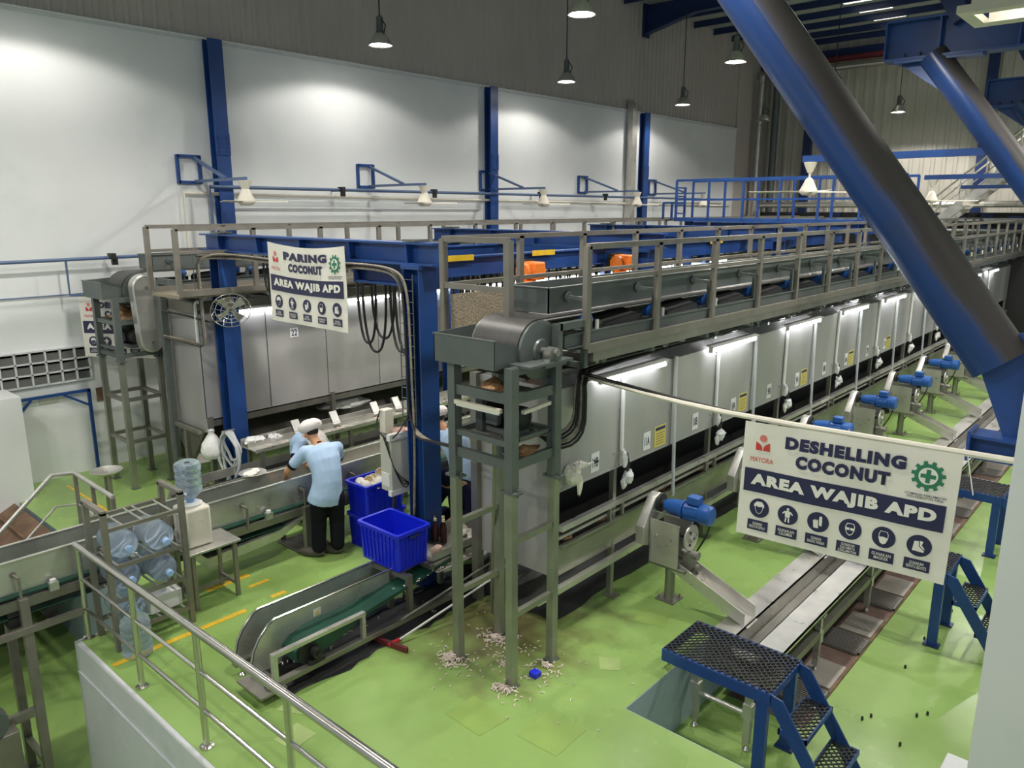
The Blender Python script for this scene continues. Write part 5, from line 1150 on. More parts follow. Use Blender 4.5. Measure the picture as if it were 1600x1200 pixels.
# ================================================================ people
def person(label, J, cols, loc, hat='net', extra=None, group=None):
    t = thing('person', label, 'person', loc)
    V = {k: Vector(v) for k, v in J.items()}
    side = (V['shR']-V['shL']).normalized(); hs = (V['hipR']-V['hipL']).normalized()
    def ring(c, w, d, ax, sd, n=18):
        sd = (sd - ax*sd.dot(ax)).normalized(); fr = ax.cross(sd); c = Vector(c)
        return [c + sd*w*math.cos(2*PI*i/n) + fr*d*math.sin(2*PI*i/n) for i in range(n)]
    pel = (V['hipL']+V['hipR'])/2; nk = V['neck']; sp = nk - pel; ax = sp.normalized()
    bend = V.get('spine', pel + sp*.5)
    def spine(q):
        return (1-q)**2*pel + 2*q*(1-q)*bend + q*q*nk
    def torso(b, g, q0=-.12, q1=1.0):
        prof = [(-.2,.10,.08),(-.12,.155,.115),(0,.165,.12),(.2,.155,.115),(.4,.155,.115),(.62,.175,.125),(.8,.185,.115),(.92,.13,.09),(1.0,.065,.065)]
        rs = []
        for q, w, d in prof:
            if q < q0-1e-6 or q > q1+1e-6: continue
            a = (spine(q+.05)-spine(q-.05)).normalized(); s_ = hs.lerp(side, min(1,max(0,q)))
            rs.append(ring(spine(q), w+g, d+g, a, s_))
        b.loft(rs)
    def limb(b, pts, rs, g=0, n=12):
        pts = [Vector(p) for p in pts]; q = []; rr = []
        for i in range(len(pts)-1):
            for k in range(4):
                u = k/4; q.append(pts[i].lerp(pts[i+1], u)); rr.append(rs[i]*(1-u)+rs[i+1]*u + g)
        q.append(pts[-1]); rr.append(rs[-1]+g); b.tube(q, rr, n=n)
        for p, r_ in zip(pts, rs): b.ell(p, r_+g, n=12, m=8)
    fwd = V['look'].normalized(); up = V['hup'].normalized(); rt = fwd.cross(up).normalized(); up = rt.cross(fwd)
    H = V['head']; MR = Matrix((rt, fwd, up)).transposed()
    b = B(); torso(b, 0); limb(b, [nk - ax*.03, H - up*.05], [.058,.052])
    b.ell(H, .074, .095, .115, n=18, m=12, rot=MR); b.ell(H + fwd*.03 - up*.055, .055, .062, .06, rot=MR)
    b.ell(H + fwd*.098 - up*.012, .013, .02, .026, n=8, m=6, rot=MR)
    for s_ in (-1,1): b.ell(H + rt*.076*s_ - up*.01, .012, .026, .034, n=8, m=6, rot=MR)
    for S_ in 'LR':
        sh, el, wr = V['sh'+S_], V['el'+S_], V['wr'+S_]
        limb(b, [sh, el, wr], [.052,.042,.029])
        d = (V['ha'+S_]-wr).normalized(); pn = V.get('pn'+S_, Vector((0,0,-1))); sd = d.cross(pn).normalized(); pn = sd.cross(d)
        MH = Matrix((sd, d, pn)).transposed(); b.ell(wr + d*.05, .042, .058, .02, n=12, m=8, rot=MH)
        for i, (o, L_) in enumerate(((-.031,.066),(-.010,.076),(.012,.07),(.032,.055))):
            p0 = wr + d*.085 + sd*o; p1 = p0 + d*L_*.5 + pn*.012; p2 = p1 + d*L_*.35 + pn*.028; b.tube([p0,p1,p2], [.0105,.0095,.0085], n=8); b.ell(p2,.0085,n=8,m=5); b.ell(p1,.0095,n=8,m=5)
        th = wr + d*.03 + sd*-.03; b.tube([th, th - sd*.025 + d*.03 + pn*.01, th - sd*.025 + d*.058 + pn*.02], [.013,.011,.009], n=8)
        limb(b, [V['hip'+S_], V['kn'+S_], V['an'+S_]], [.085,.058,.042])
        limb(b, [V['an'+S_] + Vector((0,0,-.03)), V['to'+S_]], [.042,.034])
    def fin(o, vox, it=4):
        m = o.modifiers.new('merge', 'REMESH'); m.mode = 'VOXEL'; m.voxel_size = vox; m.use_smooth_shade = True
        s_ = o.modifiers.new('soften', 'SMOOTH'); s_.factor = .5; s_.iterations = it; return o
    body = fin(b.build('body', M[cols.get('skin','skin')], t), .009, 2)
    b = B()
    for s_ in (-1,1): b.ell(H + fwd*.085 + rt*.03*s_ + up*.012, .012, .008, .007, n=8, m=6, rot=MR)
    b.build('eyes', M['black'], t)
    b = B(); b.ell(H + fwd*.088 - up*.055, .024, .008, .007, n=8, m=5, rot=MR); b.build('mouth', M['pink'], t)
    b = B(); torso(b, .022, -.25, .93)
    a0 = (spine(.0)-spine(-.2)).normalized(); b.loft([ring(spine(-.26), .212,.165,a0,hs), ring(spine(-.1), .20,.158,a0,hs), ring(spine(.1), .18,.14,a0,hs)])
    for S_ in 'LR':
        sh, el, wr = V['sh'+S_], V['el'+S_], V['wr'+S_]; cut = sh.lerp(el, cols.get('sleeve', .72)) if cols.get('sleeve',.72) <= 1 else el.lerp(wr, .9)
        limb(b, [spine(.82).lerp(sh,.6), sh] + ([el] if cols.get('sleeve',.72) > 1 else []) + [cut], [.075,.066] + ([.052] if cols.get('sleeve',.72) > 1 else []) + [.056 if cols.get('sleeve',.72) <= 1 else .042], .01)
    sh_ = fin(b.build('shirt', M[cols['shirt']], t), .013, 3)
    b = B(); ca = (nk-spine(.9)).normalized(); b.lathe(spine(.95), [(.075,-.012),(.082,0),(.07,.025),(.062,.02)], axis=ca, n=18); b.build('collar', M[cols.get('trim','pants')], t)
    if cols.get('sleeve',.72) <= 1:
        for S_ in 'LR':
            sh, el = V['sh'+S_], V['el'+S_]; p = sh.lerp(el, cols.get('sleeve',.72)); d = (el-sh).normalized(); B().cyl(p+d*.02, p+d*.055, .066, .064, n=16).build('cuff', M[cols.get('trim','pants')], t)
    b = B()
    rs = [ring(spine(q), w, d, a0, hs) for q, w, d in ((-.26,.16,.12),(-.1,.175,.13),(.06,.168,.125))]; b.loft(rs)
    for S_ in 'LR': limb(b, [V['hip'+S_]+Vector((0,0,-.1)), V['kn'+S_], V['an'+S_]+Vector((0,0,.03))], [.10,.082,.072], .012)
    fin(b.build('trousers', M[cols['pants']], t), .014, 3)
    for S_ in 'LR':
        an, to = V['an'+S_], V['to'+S_]; d = (to-an); d.z = 0; d.normalize(); b = B()
        MS = Matrix((Vector((d.y,-d.x,0)), d, Vector((0,0,1)))).transposed(); base = Vector((an.x,an.y,to.z))
        b.ell(base + d*.10 + Vector((0,0,.012)), .058, .18, .06, n=16, m=10, rot=MS); b.ell(base - d*.0 + Vector((0,0,.03)), .045, .06, .06, rot=MS); b.box(0,0.001,0,0.001,0,0.001) if 0 else None
        zmin = to.z-.04; b.v = [Vector((p.x,p.y,max(p.z,zmin))) for p in b.v]; b.build('shoe', M['shoe'], t)
    b = B()
    if hat == 'net':
        b.ell(H + up*.062 - fwd*.01, .14, .155, .085, n=20, m=12, rot=MR, jit=.05); b.ell(H + up*.02 - fwd*.02, .094, .112, .04, n=18, m=8, rot=MR)
        b.build('hair_net', M['cap'], t)
        b = B(); b.ell(H - fwd*.02 + up*.005, .079, .092, .085, n=16, m=10, rot=MR); b.build('hair', M['hair'], t)
    else:
        b.ell(H + up*.02 - fwd*.015, .1, .118, .12, n=18, m=12, rot=MR); b.ell(H - up*.1 - fwd*.03, .085, .09, .09, rot=MR); b.build('hood', M['navycl'], t)
    if extra: extra(t, V)
    return t
person('worker in light blue shirt and hair net leaning over the trough beside stacked crates', dict(
    hipL=(-7.40,4.88,.86), hipR=(-7.34,5.07,.86), spine=(-7.33,5.0,1.15), neck=(-7.58,5.02,1.37), shL=(-7.58,4.84,1.31), shR=(-7.44,5.2,1.31),
    head=(-7.70,5.02,1.50), look=(-.85,.05,-.45), hup=(-.25,0,.9), elL=(-7.78,4.72,1.06), wrL=(-7.97,4.80,.88), haL=(-8.05,4.86,.80), elR=(-7.60,5.32,1.08), wrR=(-7.86,5.25,.95), haR=(-8.0,5.22,.86),
    knL=(-7.46,4.90,.46), knR=(-7.38,5.10,.46), anL=(-7.46,4.88,.10), anR=(-7.36,5.08,.10), toL=(-7.60,4.80,.04), toR=(-7.50,5.02,.04)),
    dict(shirt='shirt', pants='pants', sleeve=.62), (-7.4,5,0))
person('worker in light blue half hidden behind the leaning one, forearm reaching across the trough', dict(
    hipL=(-8.66,5.62,.86), hipR=(-8.66,5.40,.86), spine=(-8.72,5.5,1.08), neck=(-8.46,5.48,1.13), shL=(-8.44,5.66,1.09), shR=(-8.42,5.30,1.11),
    head=(-8.29,5.47,1.13), look=(.7,.05,-.7), hup=(.6,0,.7), elR=(-8.36,5.18,.96), wrR=(-8.12,5.26,.90), haR=(-8.03,5.34,.82), elL=(-8.35,5.7,1.0), wrL=(-8.12,5.62,.93), haL=(-8.02,5.6,.84),
    knL=(-8.66,5.6,.46), knR=(-8.66,5.4,.46), anL=(-8.7,5.6,.10), anR=(-8.7,5.4,.10), toL=(-8.55,5.62,.04), toR=(-8.55,5.38,.04)),
    dict(shirt='shirt', pants='pants', sleeve=.62), (-8.66,5.5,0))
person('worker in light blue shirt and hair net bending behind the gantry column with the cabinet', dict(
    hipL=(-6.68,6.42,.86), hipR=(-6.60,6.62,.86), spine=(-6.62,6.5,1.15), neck=(-6.93,6.5,1.36), shL=(-6.93,6.32,1.29), shR=(-6.85,6.70,1.30),
    head=(-7.06,6.49,1.49), look=(-.85,.0,-.4), hup=(-.2,0,.9), elL=(-7.08,6.2,1.05), wrL=(-7.34,6.3,.93), haL=(-7.48,6.36,.86), elR=(-7.05,6.75,1.06), wrR=(-7.32,6.7,.95), haR=(-7.46,6.66,.87),
    knL=(-6.68,6.42,.46), knR=(-6.62,6.62,.46), anL=(-6.64,6.42,.10), anR=(-6.56,6.62,.10), toL=(-6.80,6.42,.04), toR=(-6.72,6.64,.04)),
    dict(shirt='shirt', pants='pants', sleeve=.62), (-6.64,6.5,0))
def stripe(t, V):
    b = B(); b.tube([V['shR']+Vector((.075,.02,.03)), V['shR'].lerp(V['elR'],.4)+Vector((.075,.0,.02)), V['shR'].lerp(V['elR'],.8)+Vector((.07,-.02,.0))], .009, n=6); b.build('sleeve_stripe', M['amberw'], t)
    b = B(); b.ell(V['wrL'].lerp(V['haL'],.6), .06,.05,.075, n=12, m=8, jit=.06); b.build('white_glove', M['white'], t)
person('worker in dark navy clothes and hood crouching at the feed trough behind the drum tower', dict(
    hipL=(-6.28,6.30,.42), hipR=(-6.10,6.36,.42), spine=(-6.14,6.15,.75), neck=(-6.12,5.92,.95), shL=(-6.30,5.88,.88), shR=(-5.94,5.96,.90),
    head=(-6.16,5.80,1.06), look=(-.3,-.7,-.6), hup=(-.1,-.3,.8), elL=(-6.36,5.72,.64), wrL=(-6.22,5.55,.62), haL=(-6.14,5.50,.56), elR=(-5.88,5.88,.68), wrR=(-5.96,5.70,.66), haR=(-6.02,5.6,.6),
    knL=(-6.42,5.98,.50), knR=(-6.08,5.96,.46), anL=(-6.36,6.2,.10), anR=(-6.12,6.25,.10), toL=(-6.36,6.04,.04), toR=(-6.12,6.06,.04)),
    dict(shirt='navycl', pants='navycl', sleeve=2, trim='navycl'), (-6.2,6.2,0), hat='hood', extra=stripe)
# ================================================================ near railing on the raised floor edge
t = thing('steel_railing', 'polished stainless tube railing along the edge of the raised green floor', 'railing', (-4,2.32,0))
xs = [-7.62,-6.42,-5.26,-4.02,-2.8,-1.6,-.4,.8]
def zr(x): return .97+.03*(x+7.6)*.55
b = B(); b.tube([(-7.66,2.32,.97),(-5.2,2.32,zr(-5.2)),(-2.8,2.32,zr(-2.8)),(1.6,2.32,zr(-2.8))], .032, n=14); b.build('top_rail', M['chrome'], t)
for q, nm in ((.66,'mid_rail'),(.33,'low_rail')):
    B().tube([(-7.62,2.32,.96*q),(-5.2,2.32,zr(-5.2)*q),(-2.8,2.32,zr(-2.8)*q),(1.6,2.32,zr(-2.8)*q)], .017, n=10).build(nm, M['chrome'], t)
for x in xs:
    p = B().cyl((x,2.32,0),(x,2.32,zr(min(x,-2.8))-.02),.026,n=14).build('post', M['chrome'], t)
    B().lathe((x,2.32,0), [(.055,0),(.055,.012),(.03,.02)], n=18).build('floor_flange', M['chrome'], p)
# ---- bottle rack
t = thing('bottle_rack', 'open steel rack of bars holding lying water bottles, behind the end of the railing', 'rack', (-7.4,2.78,0))
X0, X1, Y0, Y1 = -7.58, -7.15, 2.42, 3.14
for x, y in ((X0,Y0),(X1,Y0),(X0,Y1),(X1,Y1)): B().bar((x,y,0),(x,y,1.40),.05,.05).build('leg', M['rail'], t)
for y in (Y0,Y1): B().bar((X0-.025,y,1.40),(X1+.025,y,1.40),.05,.04).build('top_bar', M['rail'], t)
for z in (1.22,.84,.50,.17):
    for x in (X0,X1): s_ = B().bar((x,Y0,z),(x,Y1,z),.035,.035).build('shelf_rail', M['rail'], t)
    for y in ((2.58,2.76,2.84,3.05) if z > 1 else (2.5,2.72,2.84,3.08)): B().cyl((X0,y,z+.01),(X1,y,z+.01),.010,n=8).build('shelf_rod', M['ss'], s_)
def gallon(o, ax, label, group='water bottles in the steel rack', grip=True):
    o = Vector(o); ax = Vector(ax).normalized()
    t = thing('water_bottle', label, 'bottle', o, group)
    pr = [(.05,0),(.11,.004),(.13,.02),(.134,.05)]
    for k in range(4): z = .07+.065*k; pr += [(.134,z),(.127,z+.012),(.127,z+.022),(.134,z+.034)]
    pr += [(.132,.33),(.115,.375),(.075,.41),(.035,.43),(.028,.44),(.028,.465)]
    B().lathe(o, pr, axis=ax, n=28, close=False).build('bottle_body', M['bottle'], t)
    B().lathe(o, [(.03,.445),(.034,.447),(.033,.485),(.028,.492)], axis=ax, n=16).build('cap', M['bluecap'], t)
    return t
gallon((-7.62,2.62,.99),(1,0,-.03),'clear water bottle on the top rack shelf, nearer the railing')
gallon((-7.56,2.94,.99),(1,0,-.05),'clear water bottle on the top rack shelf, nearer the water dispenser')
gallon((-7.64,2.62,.65),(1,0,0),'clear water bottle on the second rack shelf, nearer the railing')
gallon((-7.56,2.94,.65),(1,0,-.03),'clear water bottle on the second rack shelf, nearer the dispenser table')
gallon((-7.62,2.62,.32),(1,0,0),'clear water bottle on the lowest rack shelf')
gallon((-6.97,2.52,.0),(0,0,1),'empty clear water bottle standing on the floor against the rack leg')
gallon((-6.99,2.55,.495),(.02,.05,-1),'clear water bottle standing upside down on top of the floor bottle') if 0 else None
tag(B().box(-7.50,-7.24,2.78,3.1,.19,.36).build('white_carton', M['white'], bevel=.006), 'white carton on the lowest rack shelf behind the railing', 'carton')
tag(B().box(-7.56,-7.42,2.46,2.66,.19,.24).build('white_carton', M['paper'], bevel=.006), 'flat white carton under the lowest lying bottle', 'carton') if 0 else None
# ---- steel table with dispenser
t = thing('steel_table', 'small stainless table beside the bottle rack carrying the water dispenser', 'table', (-7.5,3.5,0))
B().box(-7.72,-7.28,3.22,3.80,.625,.65).build('table_top', M['ss'], t, bevel=.004)
for x, y in ((-7.68,3.28),(-7.32,3.28),(-7.68,3.74),(-7.32,3.74)): B().bar((x,y,0),(x,y,.625),.04,.04).build('leg', M['rail'], t)
b = B()
b.bar((-7.68,3.28,.14),(-7.32,3.28,.14),.03); b.bar((-7.68,3.74,.14),(-7.32,3.74,.14),.03); b.bar((-7.5,3.28,.14),(-7.5,3.74,.14),.03); b.build('stretcher', M['rail'], t)
t = thing('water_dispenser', 'cream box-shaped water dispenser standing on the small steel table', 'dispenser', (-7.53,3.42,.65))
b = B(); b.box(-7.70,-7.40,3.28,3.56,.652,1.08); b.build('body', M['cream'], t, bevel=.03)
B().box(-7.66,-7.44,3.272,3.28,.70,1.02).build('front_panel', M['cream'], t, bevel=.004)
b = B(); b.lathe((-7.62,3.27,.78), [(.045,0),(.05,.004),(.046,.008)], axis=(0,-1,0), n=20); b.build('round_badge', M['beige'], t)
b = B(); b.tube([(-7.399,3.40,.92),(-7.398,3.43,.95),(-7.399,3.46,.93),(-7.398,3.45,.90)], .003, n=5); b.build('emblem', M['beige'], t)
B().lathe((-7.55,3.42,1.08), [(.11,0),(.115,.02),(.09,.035),(.06,.035)], n=22).build('bottle_seat', M['white'], t)
t = thing('water_bottle', 'empty clear water bottle turned upside down on the cream dispenser', 'bottle', (-7.55,3.42,1.1))
pr = [(.03,0),(.035,.06),(.07,.09),(.115,.13),(.13,.17)]
for k in range(3): z = .19+.07*k; pr += [(.13,z),(.122,z+.014),(.122,z+.028),(.13,z+.042)]
pr += [(.134,.42),(.128,.455),(.09,.475),(.03,.46)]
B().lathe((-7.55,3.42,1.085), pr, n=28, close=False).build('bottle_body', M['bottle'], t)
B().lathe((-7.55,3.42,1.115), [(.04,0),(.042,.0),(.045,.05),(.04,.055)], n=18).build('neck_label', M['bluecap'], t)
# ---- ramp hand rail and wash bowl
t = thing('ramp_handrail', 'grey pipe handrail bending down along the brown ramp, beyond the sorting trough', 'railing', (-9.9,3.1,0))
B().tube([(-8.7,3.08,.96),(-9.84,3.08,.98),(-9.9,2.85,1.0),(-9.9,1.2,-.45)], .027, n=10).build('top_rail', M['ss'], t)
B().tube([(-8.7,3.08,.55),(-9.84,3.08,.58),(-9.9,2.85,.6),(-9.9,1.2,-.85)], .014, n=8).build('mid_rail', M['ss'], t)
for x, y, z in ((-9.84,3.08,.97),(-9.3,3.08,.97),(-8.72,3.08,.95)): B().cyl((x,y,0),(x,y,z),.024,n=10).build('post', M['rail'], t)
t = thing('wash_bowl', 'shallow round steel bowl on a thin two-legged stand beyond the handrail', 'bowl', (-10.3,3.6,0))
B().lathe((-10.35,3.62,.74), [(.03,-.05),(.1,-.04),(.18,.0),(.2,.02),(.19,.022),(.1,-.02),(.03,-.03)], n=26).build('bowl', M['ss'], t)
for x in (-10.42,-10.28): B().bar((x,3.62,0),(x,3.62,.70),.04,.04).build('leg', M['olive'], t)
# ================================================================ sunken lane: vibrating chutes, pan conveyor, step platforms
def drive(y, label, full=True):
    t = thing('chute_drive', label, 'machine', (-3.77,y,0), 'shaker chute drives')
    def P(x, dy, z): return (x, y+dy, z)
    b = B(); b.cyl(P(-3.77,0,0), P(-3.77,0,.42), .055, n=18); p = b.build('post', M['olive'], t)
    b = B(); b.box(-3.88,-3.66,y-.11,y+.11,0,.014)
    for sx in (-.08,.08):
        for sy in (-.08,.08): b.cyl(P(-3.77+sx,sy,.01), P(-3.77+sx,sy,.05), .011, n=6)
    b.build('base_plate', M['ssdark'], p)
    B().box(-3.95,-3.52,y-.16,y+.14,.42,.455).build('bed_plate', M['ssdark'], t, bevel=.004)
    b = B(); b.box(-3.94,-3.60,y-.17,y-.155,.45,.93); b.box(-3.94,-3.60,y+.11,y+.125,.45,.93); b.box(-3.94,-3.92,y-.17,y+.12,.45,.8); b.build('side_frame', M['ss'], t)
    for x in (-3.86,-3.68): B().cyl(P(x,-.185,.76), P(x,-.17,.76), .014, n=8).build('bolt_head', M['chrome'], t)
    b = B(); pr = [(-.28,.66),(-.28,.86),(-.06,1.13),(.03,1.16),(.1,1.13),(.12,1.05),(.05,.96),(-.14,.74),(-.16,.62)]
    b.prism([(q+y, z) for q, z in pr], 'x', -4.05, -3.95); b.build('belt_guard', M['ss'], t, bevel=.006)
    b = B(); b.lathe(P(-3.95,.03,1.05), [(.09,0),(.1,.005),(.1,.03),(.04,.035),(.04,.06)], axis=(1,0,0), n=20); b.build('pulley', M['black'], t)
    B().box(-3.98,-3.66,y-.06,y-.045,.97,.985).build('top_rod', M['chrome'], t)
    b = B(); b.lathe(P(-3.90,.05,1.03), [(.03,0),(.06,.01),(.075,.06),(.085,.1),(.09,.2),(.1,.22),(.1,.24)], axis=(1,0,.02), n=18); g = b.build('gear_unit', M['motor'], t)
    b = B(); b.lathe(P(-3.66,.05,1.035), [(.075,0),(.09,.01),(.09,.17),(.1,.18),(.105,.19),(.105,.29),(.085,.31),(.05,.312)], axis=(1,0,.02), n=22)
    for i in range(10): a = 2*PI*i/10; b.bar((-3.64,y+.05+.09*math.cos(a),1.035+.09*math.sin(a)), (-3.5,y+.05+.09*math.cos(a),1.04+.09*math.sin(a)), .008, .02)
    b.build('motor_body', M['motor'], t)
    B().box(-3.62,-3.49,y-.01,y+.11,1.13,1.21).build('terminal_box', M['motor'], t, bevel=.008)
    b = B(); b.lathe(P(-3.56,-.02,.78), [(.03,0),(.13,.004),(.14,.012),(.14,.03),(.05,.034),(.05,.06)], axis=(1,0,0), n=26); b.build('eccentric_disc', M['ss'], t)
    b = B()
    for a in (0,2.1,4.2): b.cyl(P(-3.53,-.02+.08*math.cos(a),.78+.08*math.sin(a)), P(-3.52,-.02+.08*math.cos(a),.78+.08*math.sin(a)), .015, n=8)
    b.cyl(P(-3.9,-.02,.78), P(-3.5,-.02,.78), .02, n=10); b.build('drive_shaft', M['black'], t)
    b = B(); b.box(-3.60,-3.50,y-.07,y+.05,.46,.62); b.cyl(P(-3.62,-.02,.6), P(-3.44,-.02,.6), .045, n=14); b.cyl(P(-3.44,-.06,.5), P(-3.40,-.06,.5), .035, n=12); b.build('crank_bearing', M['ssdark'], t)
    b = B(); b.prism([(-3.70,.40),(-2.86,.06),(-2.86,.20),(-3.70,.54)], 'y', y-.125, y-.115); b.prism([(-3.70,.40),(-2.86,.06),(-2.86,.20),(-3.70,.54)], 'y', y+.115, y+.125)
    b.prism([(-3.72,.41),(-2.82,.05),(-2.82,.06),(-3.72,.42)], 'y', y-.12, y+.12); b.build('chute_trough', M['ss'], t)
    b = B(); b.tube([P(-3.4,.1,1.0), P(-3.45,.2,.8), P(-3.6,.22,.5), P(-3.8,.2,.2)], .01, n=6, smooth=2); b.build('motor_cable', M['cable'], t)
    return t
D0 = drive(6.79, 'chute drive with a blue motor and steel chute, between banner and drum tower')
for k, l in ((1,'second chute drive, mostly hidden behind the deshelling banner'),(2,'third chute drive, its blue motor showing over the top edge of the banner'),(3,'fourth chute drive, just above and beyond the banner'),(4,'fifth chute drive beside the machine legs'),(5,'sixth chute drive along the machine'),(6,'seventh chute drive, close to the thick blue strut'),(7,'last visible chute drive, beside the orange hanging hose')):
    dup(D0, (0,2.09*k,0), l)
pipe([(-4.15,21.5,1.9),(-4.05,21.6,1.4),(-3.95,21.3,1.0),(-4.1,20.9,.8),(-4.2,20.6,.4)], .02, 'red', 'red_hose', 'thin red hose looping down beside the far machine legs', sm=2)
t = thing('pan_conveyor', 'long channel conveyor with pale steel flanges along the edge of the sunken lane', 'conveyor', (-2.7,15,-.7))
b = B(); b.box(-3.07,-2.84,6.4,27,.055,.075); b.box(-2.85,-2.84,6.4,27,-.1,.075); b.build('wall_flange', M['ss'], t)
b = B(); b.box(-2.62,-2.37,6.4,27,.055,.075); b.box(-2.62,-2.61,6.4,27,-.1,.075); b.box(-2.38,-2.37,6.4,27,.03,.075); b.build('lane_flange', M['ss'], t)
b = B(); b.box(-2.85,-2.61,6.4,27,-.12,-.1); b.build('channel_bed', M['ssdark'], t)
b = B(); b.box(-2.99,-2.42,6.4,27,-.3,-.22); b.build('lower_beam', M['ssdark'], t)
for k in range(13):
    y = 5.95+1.66*k
    for x in (-2.97,-2.45):
        b = B(); b.bar((x,y,-.62),(x,y,-.03),.06,.06); b.box(x-.06,x+.06,y-.05,y+.05,-.05,-.02); b.bar((x,y,-.36),(x,y,-.22),.085,.085); l = b.build('leg', M['ss'], t)
        b = B(); b.cyl((x,y,-.7),(x,y,-.6),.013,n=8); b.lathe((x,y,-.7), [(.035,0),(.035,.02),(.013,.05)], n=12); b.build('levelling_foot', M['chrome'], l)
    B().cyl((-2.97,y,-.33),(-2.45,y,-.33),.022,n=10).build('cross_tie', M['ss'], t)
# drain trench in the lane: brown bed with square grates and tread blocks
t = thing('drain_channel', 'brown drain bed beside the pan conveyor, crossed by slotted grates', 'drain', (-2.4,15,-.7))
B().box(-2.95,-2.2,6.6,27,-.699,-.695).build('drain_bed', M['dpit'], t)
for k in range(14):
    y = 6.9+1.28*k; b = B(); b.box(-2.55,-2.2,y+.45,y+.95,-.694,-.67); b.build('tread_plate', M['tread'], t)
    b = B()
    for i in range(12): yy = y+i*.033; b.box(-2.95,-2.18,yy,yy+.012,-.692,-.655)
    b.box(-2.95,-2.93,y,y+.38,-.692,-.655); b.box(-2.2,-2.18,y,y+.38,-.692,-.655); b.build('grate', M['grate'], t)
B().box(-2.20,-2.17,6.6,27,-.699,-.68).build('edge_strip', M['brown'], t)
# ---- blue step platforms
def mesh_grid(b, x0, x1, y0, y1, z, n, w=.008):
    # expanded metal: crossing diagonal strands clipped to the rectangle
    L = (x1-x0) + (y1-y0); k = int(L/n)
    for i in range(k+1):
        s_ = i*n
        xa, ya = x0 + max(0, s_-(y1-y0)), y0 + min(s_, y1-y0); xb, yb = x0 + min(s_, x1-x0), y0 + max(0, s_-(x1-x0))
        if (xb-xa)+(ya-yb) < .01: continue
        b.bar((xa,ya,z),(xb,yb,z), w, .012); b.bar((xa,y1+y0-ya,z),(xb,y1+y0-yb,z), w, .012)
def steps(x0, y0, label, L_=1.02):
    t = thing('step_platform', label, 'steps', (x0,y0,-.7), 'blue step platforms over the pan conveyor')
    x1, y1, z = x0+L_, y0+.66, .20
    b = B()
    for y in (y0,y1): b.box(x0,x1,y-.006,y+.006,.09,z)
    b.box(x0-.006,x0+.006,y0,y1,.09,z); b.box(x1-.006,x1+.006,y0,y1,.13,z)
    for y in (y0,y1): b.box(x0,x1,y-.03 if y==y1 else y, y+.03 if y==y0 else y,.185,z)
    b.build('platform_frame', M['blue'], t)
    b = B(); mesh_grid(b, x0, x1, y0+.01, y1-.01, z+.004, .062, .009); b.build('mesh_deck', M['gratedk'], t)
    for y in (y0+.03,y1-.03):
        b = B(); b.box(x1-.12,x1-.02,y-.03,y+.03,-.68,.13); l = b.build('leg', M['blue'], t); B().box(x1-.15,x1+.01,y-.06,y+.06,-.70,-.68).build('foot_plate', M['navy'], l)
        b = B(); b.prism([(x1-.02,.13),(x1,z),(x1+.10,z-.02),(x1+.62,-.60),(x1+.62,-.70),(x1+.54,-.70)], 'y', y-.03, y-.015 if y < y0+.3 else y-.015); b.build('stringer', M['blue'], t)
    for i, (xx, zz) in enumerate(((x1+.07,-.10),(x1+.32,-.40))):
        b = B(); b.box(xx,xx+.24,y0+.03,y0+.045,zz-.05,zz); b.box(xx,xx+.24,y1-.045,y1-.03,zz-.05,zz); b.box(xx,xx+.015,y0+.03,y1-.03,zz-.05,zz); b.box(xx+.225,xx+.24,y0+.03,y1-.03,zz-.05,zz)
        f = b.build('tread_frame', M['blue'], t); b = B(); mesh_grid(b, xx+.01, xx+.23, y0+.045, y1-.045, zz, .062, .009); b.build('tread_mesh', M['gratedk'], f)
    return t
SP = steps(-3.15, 5.60, 'large blue step platform with mesh deck, bridging the pit corner to the sunken lane')
steps(-3.15, 8.95, 'second blue step platform, partly behind the lower corner of the deshelling banner', 1.57)
steps(-3.15, 12.0, 'third blue step platform, behind the banner beside the pale column', 1.57)
t = thing('floor_block', 'pale low plinth corner at the foot of the pale column', 'plinth', (-1,6.3,-.7))
B().box(-1.05,-.7,6.62,7.0,-.7,-.6).build('plinth', M['ledge'], t, bevel=.01)
for i, (x, y) in enumerate(((-1.66,9.95),(-1.70,9.2),(-1.74,9.05),(-1.74,8.3),(-1.35,7.6),(-1.42,7.5),(-1.75,7.2),(-1.80,7.1),(-1.42,6.95))):
    tag(B().lathe((x,y,-.7), [(.012,0),(.012,.035),(.006,.04)], n=8).build('anchor_bolt', M['black']), 'small black anchor bolt standing in the sunken lane floor', 'bolt', 'black anchor bolts in the lane')
t = thing('shade_debris_strip', 'dark strip of husk debris and painted shade on the floor beneath the elevator conveyor', 'debris', (-5.65,4.6,0))
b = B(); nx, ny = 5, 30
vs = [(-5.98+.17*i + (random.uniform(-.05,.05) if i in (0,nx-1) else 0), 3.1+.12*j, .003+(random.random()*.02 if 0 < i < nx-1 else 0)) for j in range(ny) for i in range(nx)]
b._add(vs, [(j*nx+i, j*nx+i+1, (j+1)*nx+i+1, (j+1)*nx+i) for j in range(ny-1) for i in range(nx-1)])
b.build('shade_husk_bed', M['black'], t, kind='stuff')  # black bed: husk debris with the shade under the conveyor painted in
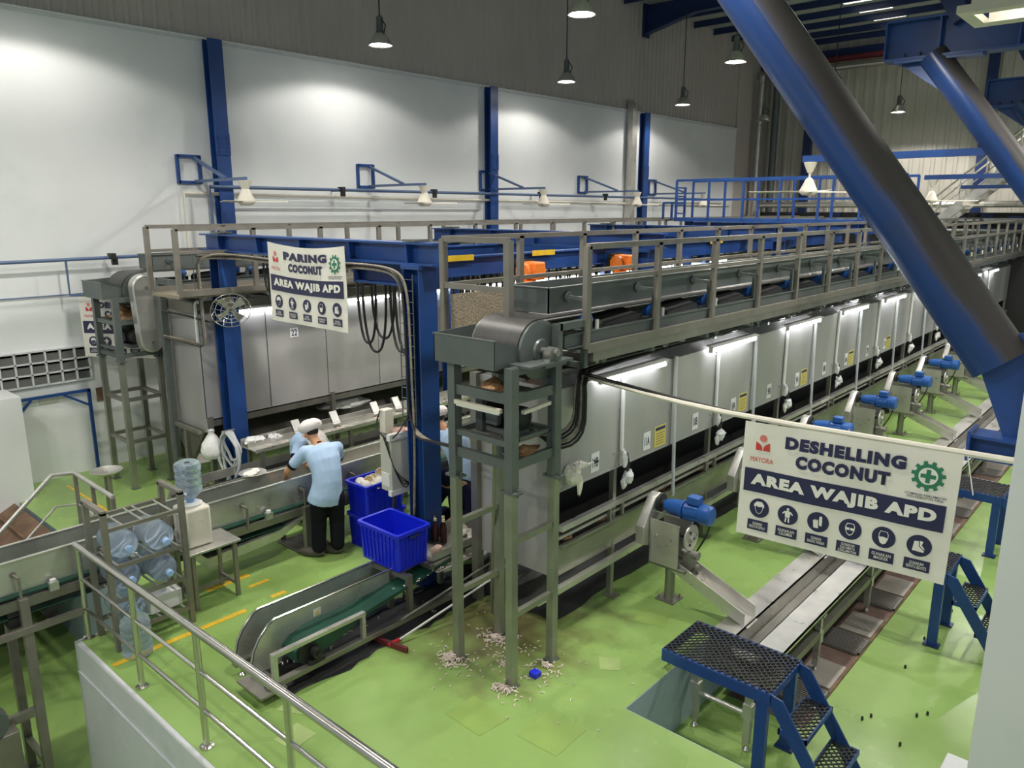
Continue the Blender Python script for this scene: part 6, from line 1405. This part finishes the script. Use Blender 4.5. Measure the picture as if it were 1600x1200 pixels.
def patch(x, y, w, d, rot, m, label):
    c, s_ = math.cos(rot), math.sin(rot); pts = [(-w,-d),(w*.9,-d*1.1),(w*1.05,d*.9),(-w*.9,d*1.05)]
    b = B(); b.prism([(x+c*u-s_*v, y+s_*u+c*v) for u, v in pts], 'z', .0012, .0025)
    tag(b.build('floor_patch', M[m]), label, 'patch', 'repair patches on the green floor')
patch(-5.15,3.02,.14,.035,.5,'patch','long pale repair patch on the green floor between railing and elevator conveyor')
patch(-4.85,2.85,.12,.12,.2,'patch','broad pale patch beside the long repair patch')
patch(-3.25,3.55,.07,.06,.4,'patch','small grey-green patch on the open floor before the drum tower')
patch(-3.78,3.15,.06,.05,1.1,'patch','smallest grey-green patch between the railing and the pit corner')
patch(-3.55,5.35,.10,.10,.7,'patch','pale patch on the floor between drum tower and step platform')
patch(-3.95,4.0,.22,.16,.0,'patchdk','darker green square patch in front of the drum tower')
patch(-3.35,4.25,.2,.2,.1,'patchdk','darker green patch beside the pit corner')
patch(-3.7,6.35,.16,.16,.3,'patchdk','darker green patch before the post of the chute drive')
# ---------------------------------------------------------------- lettering (one evaluation for all of it)
if TXT:
    tmp = []
    for t in TXT:
        c = bpy.data.curves.new('lettering', 'FONT'); c.body = t[0]; c.align_x = 'CENTER'; c.align_y = 'CENTER'; c.offset = t[7]; c.resolution_u = 3
        c.space_character = 1.05 + t[7]*1.9; c.space_line = .85
        o = bpy.data.objects.new('lettering', c); COL.objects.link(o); tmp.append(o)
    bpy.context.view_layer.update()
    dg = bpy.context.evaluated_depsgraph_get()
    mes = [bpy.data.meshes.new_from_object(o.evaluated_get(dg)) for o in tmp]
    for t, me, o in zip(TXT, mes, tmp):
        bpy.data.objects.remove(o)
        s, name, m, par, fr, uv, wh, off = t
        xs = [v.co.x for v in me.vertices]; ys = [v.co.y for v in me.vertices]
        sx = wh[0]/(max(xs)-min(xs)); sy = wh[1]/(max(ys)-min(ys)); mx = (max(xs)+min(xs))/2; my = (max(ys)+min(ys))/2
        org = ORG[par.name]
        for v in me.vertices:
            v.co = fr((v.co.x-mx)*sx + uv[0], (v.co.y-my)*sy + uv[1], uv[2]) - org
        me.materials.clear(); me.materials.append(m); me.name = name
        ob = bpy.data.objects.new(name, me); COL.objects.link(ob); ob.parent = par
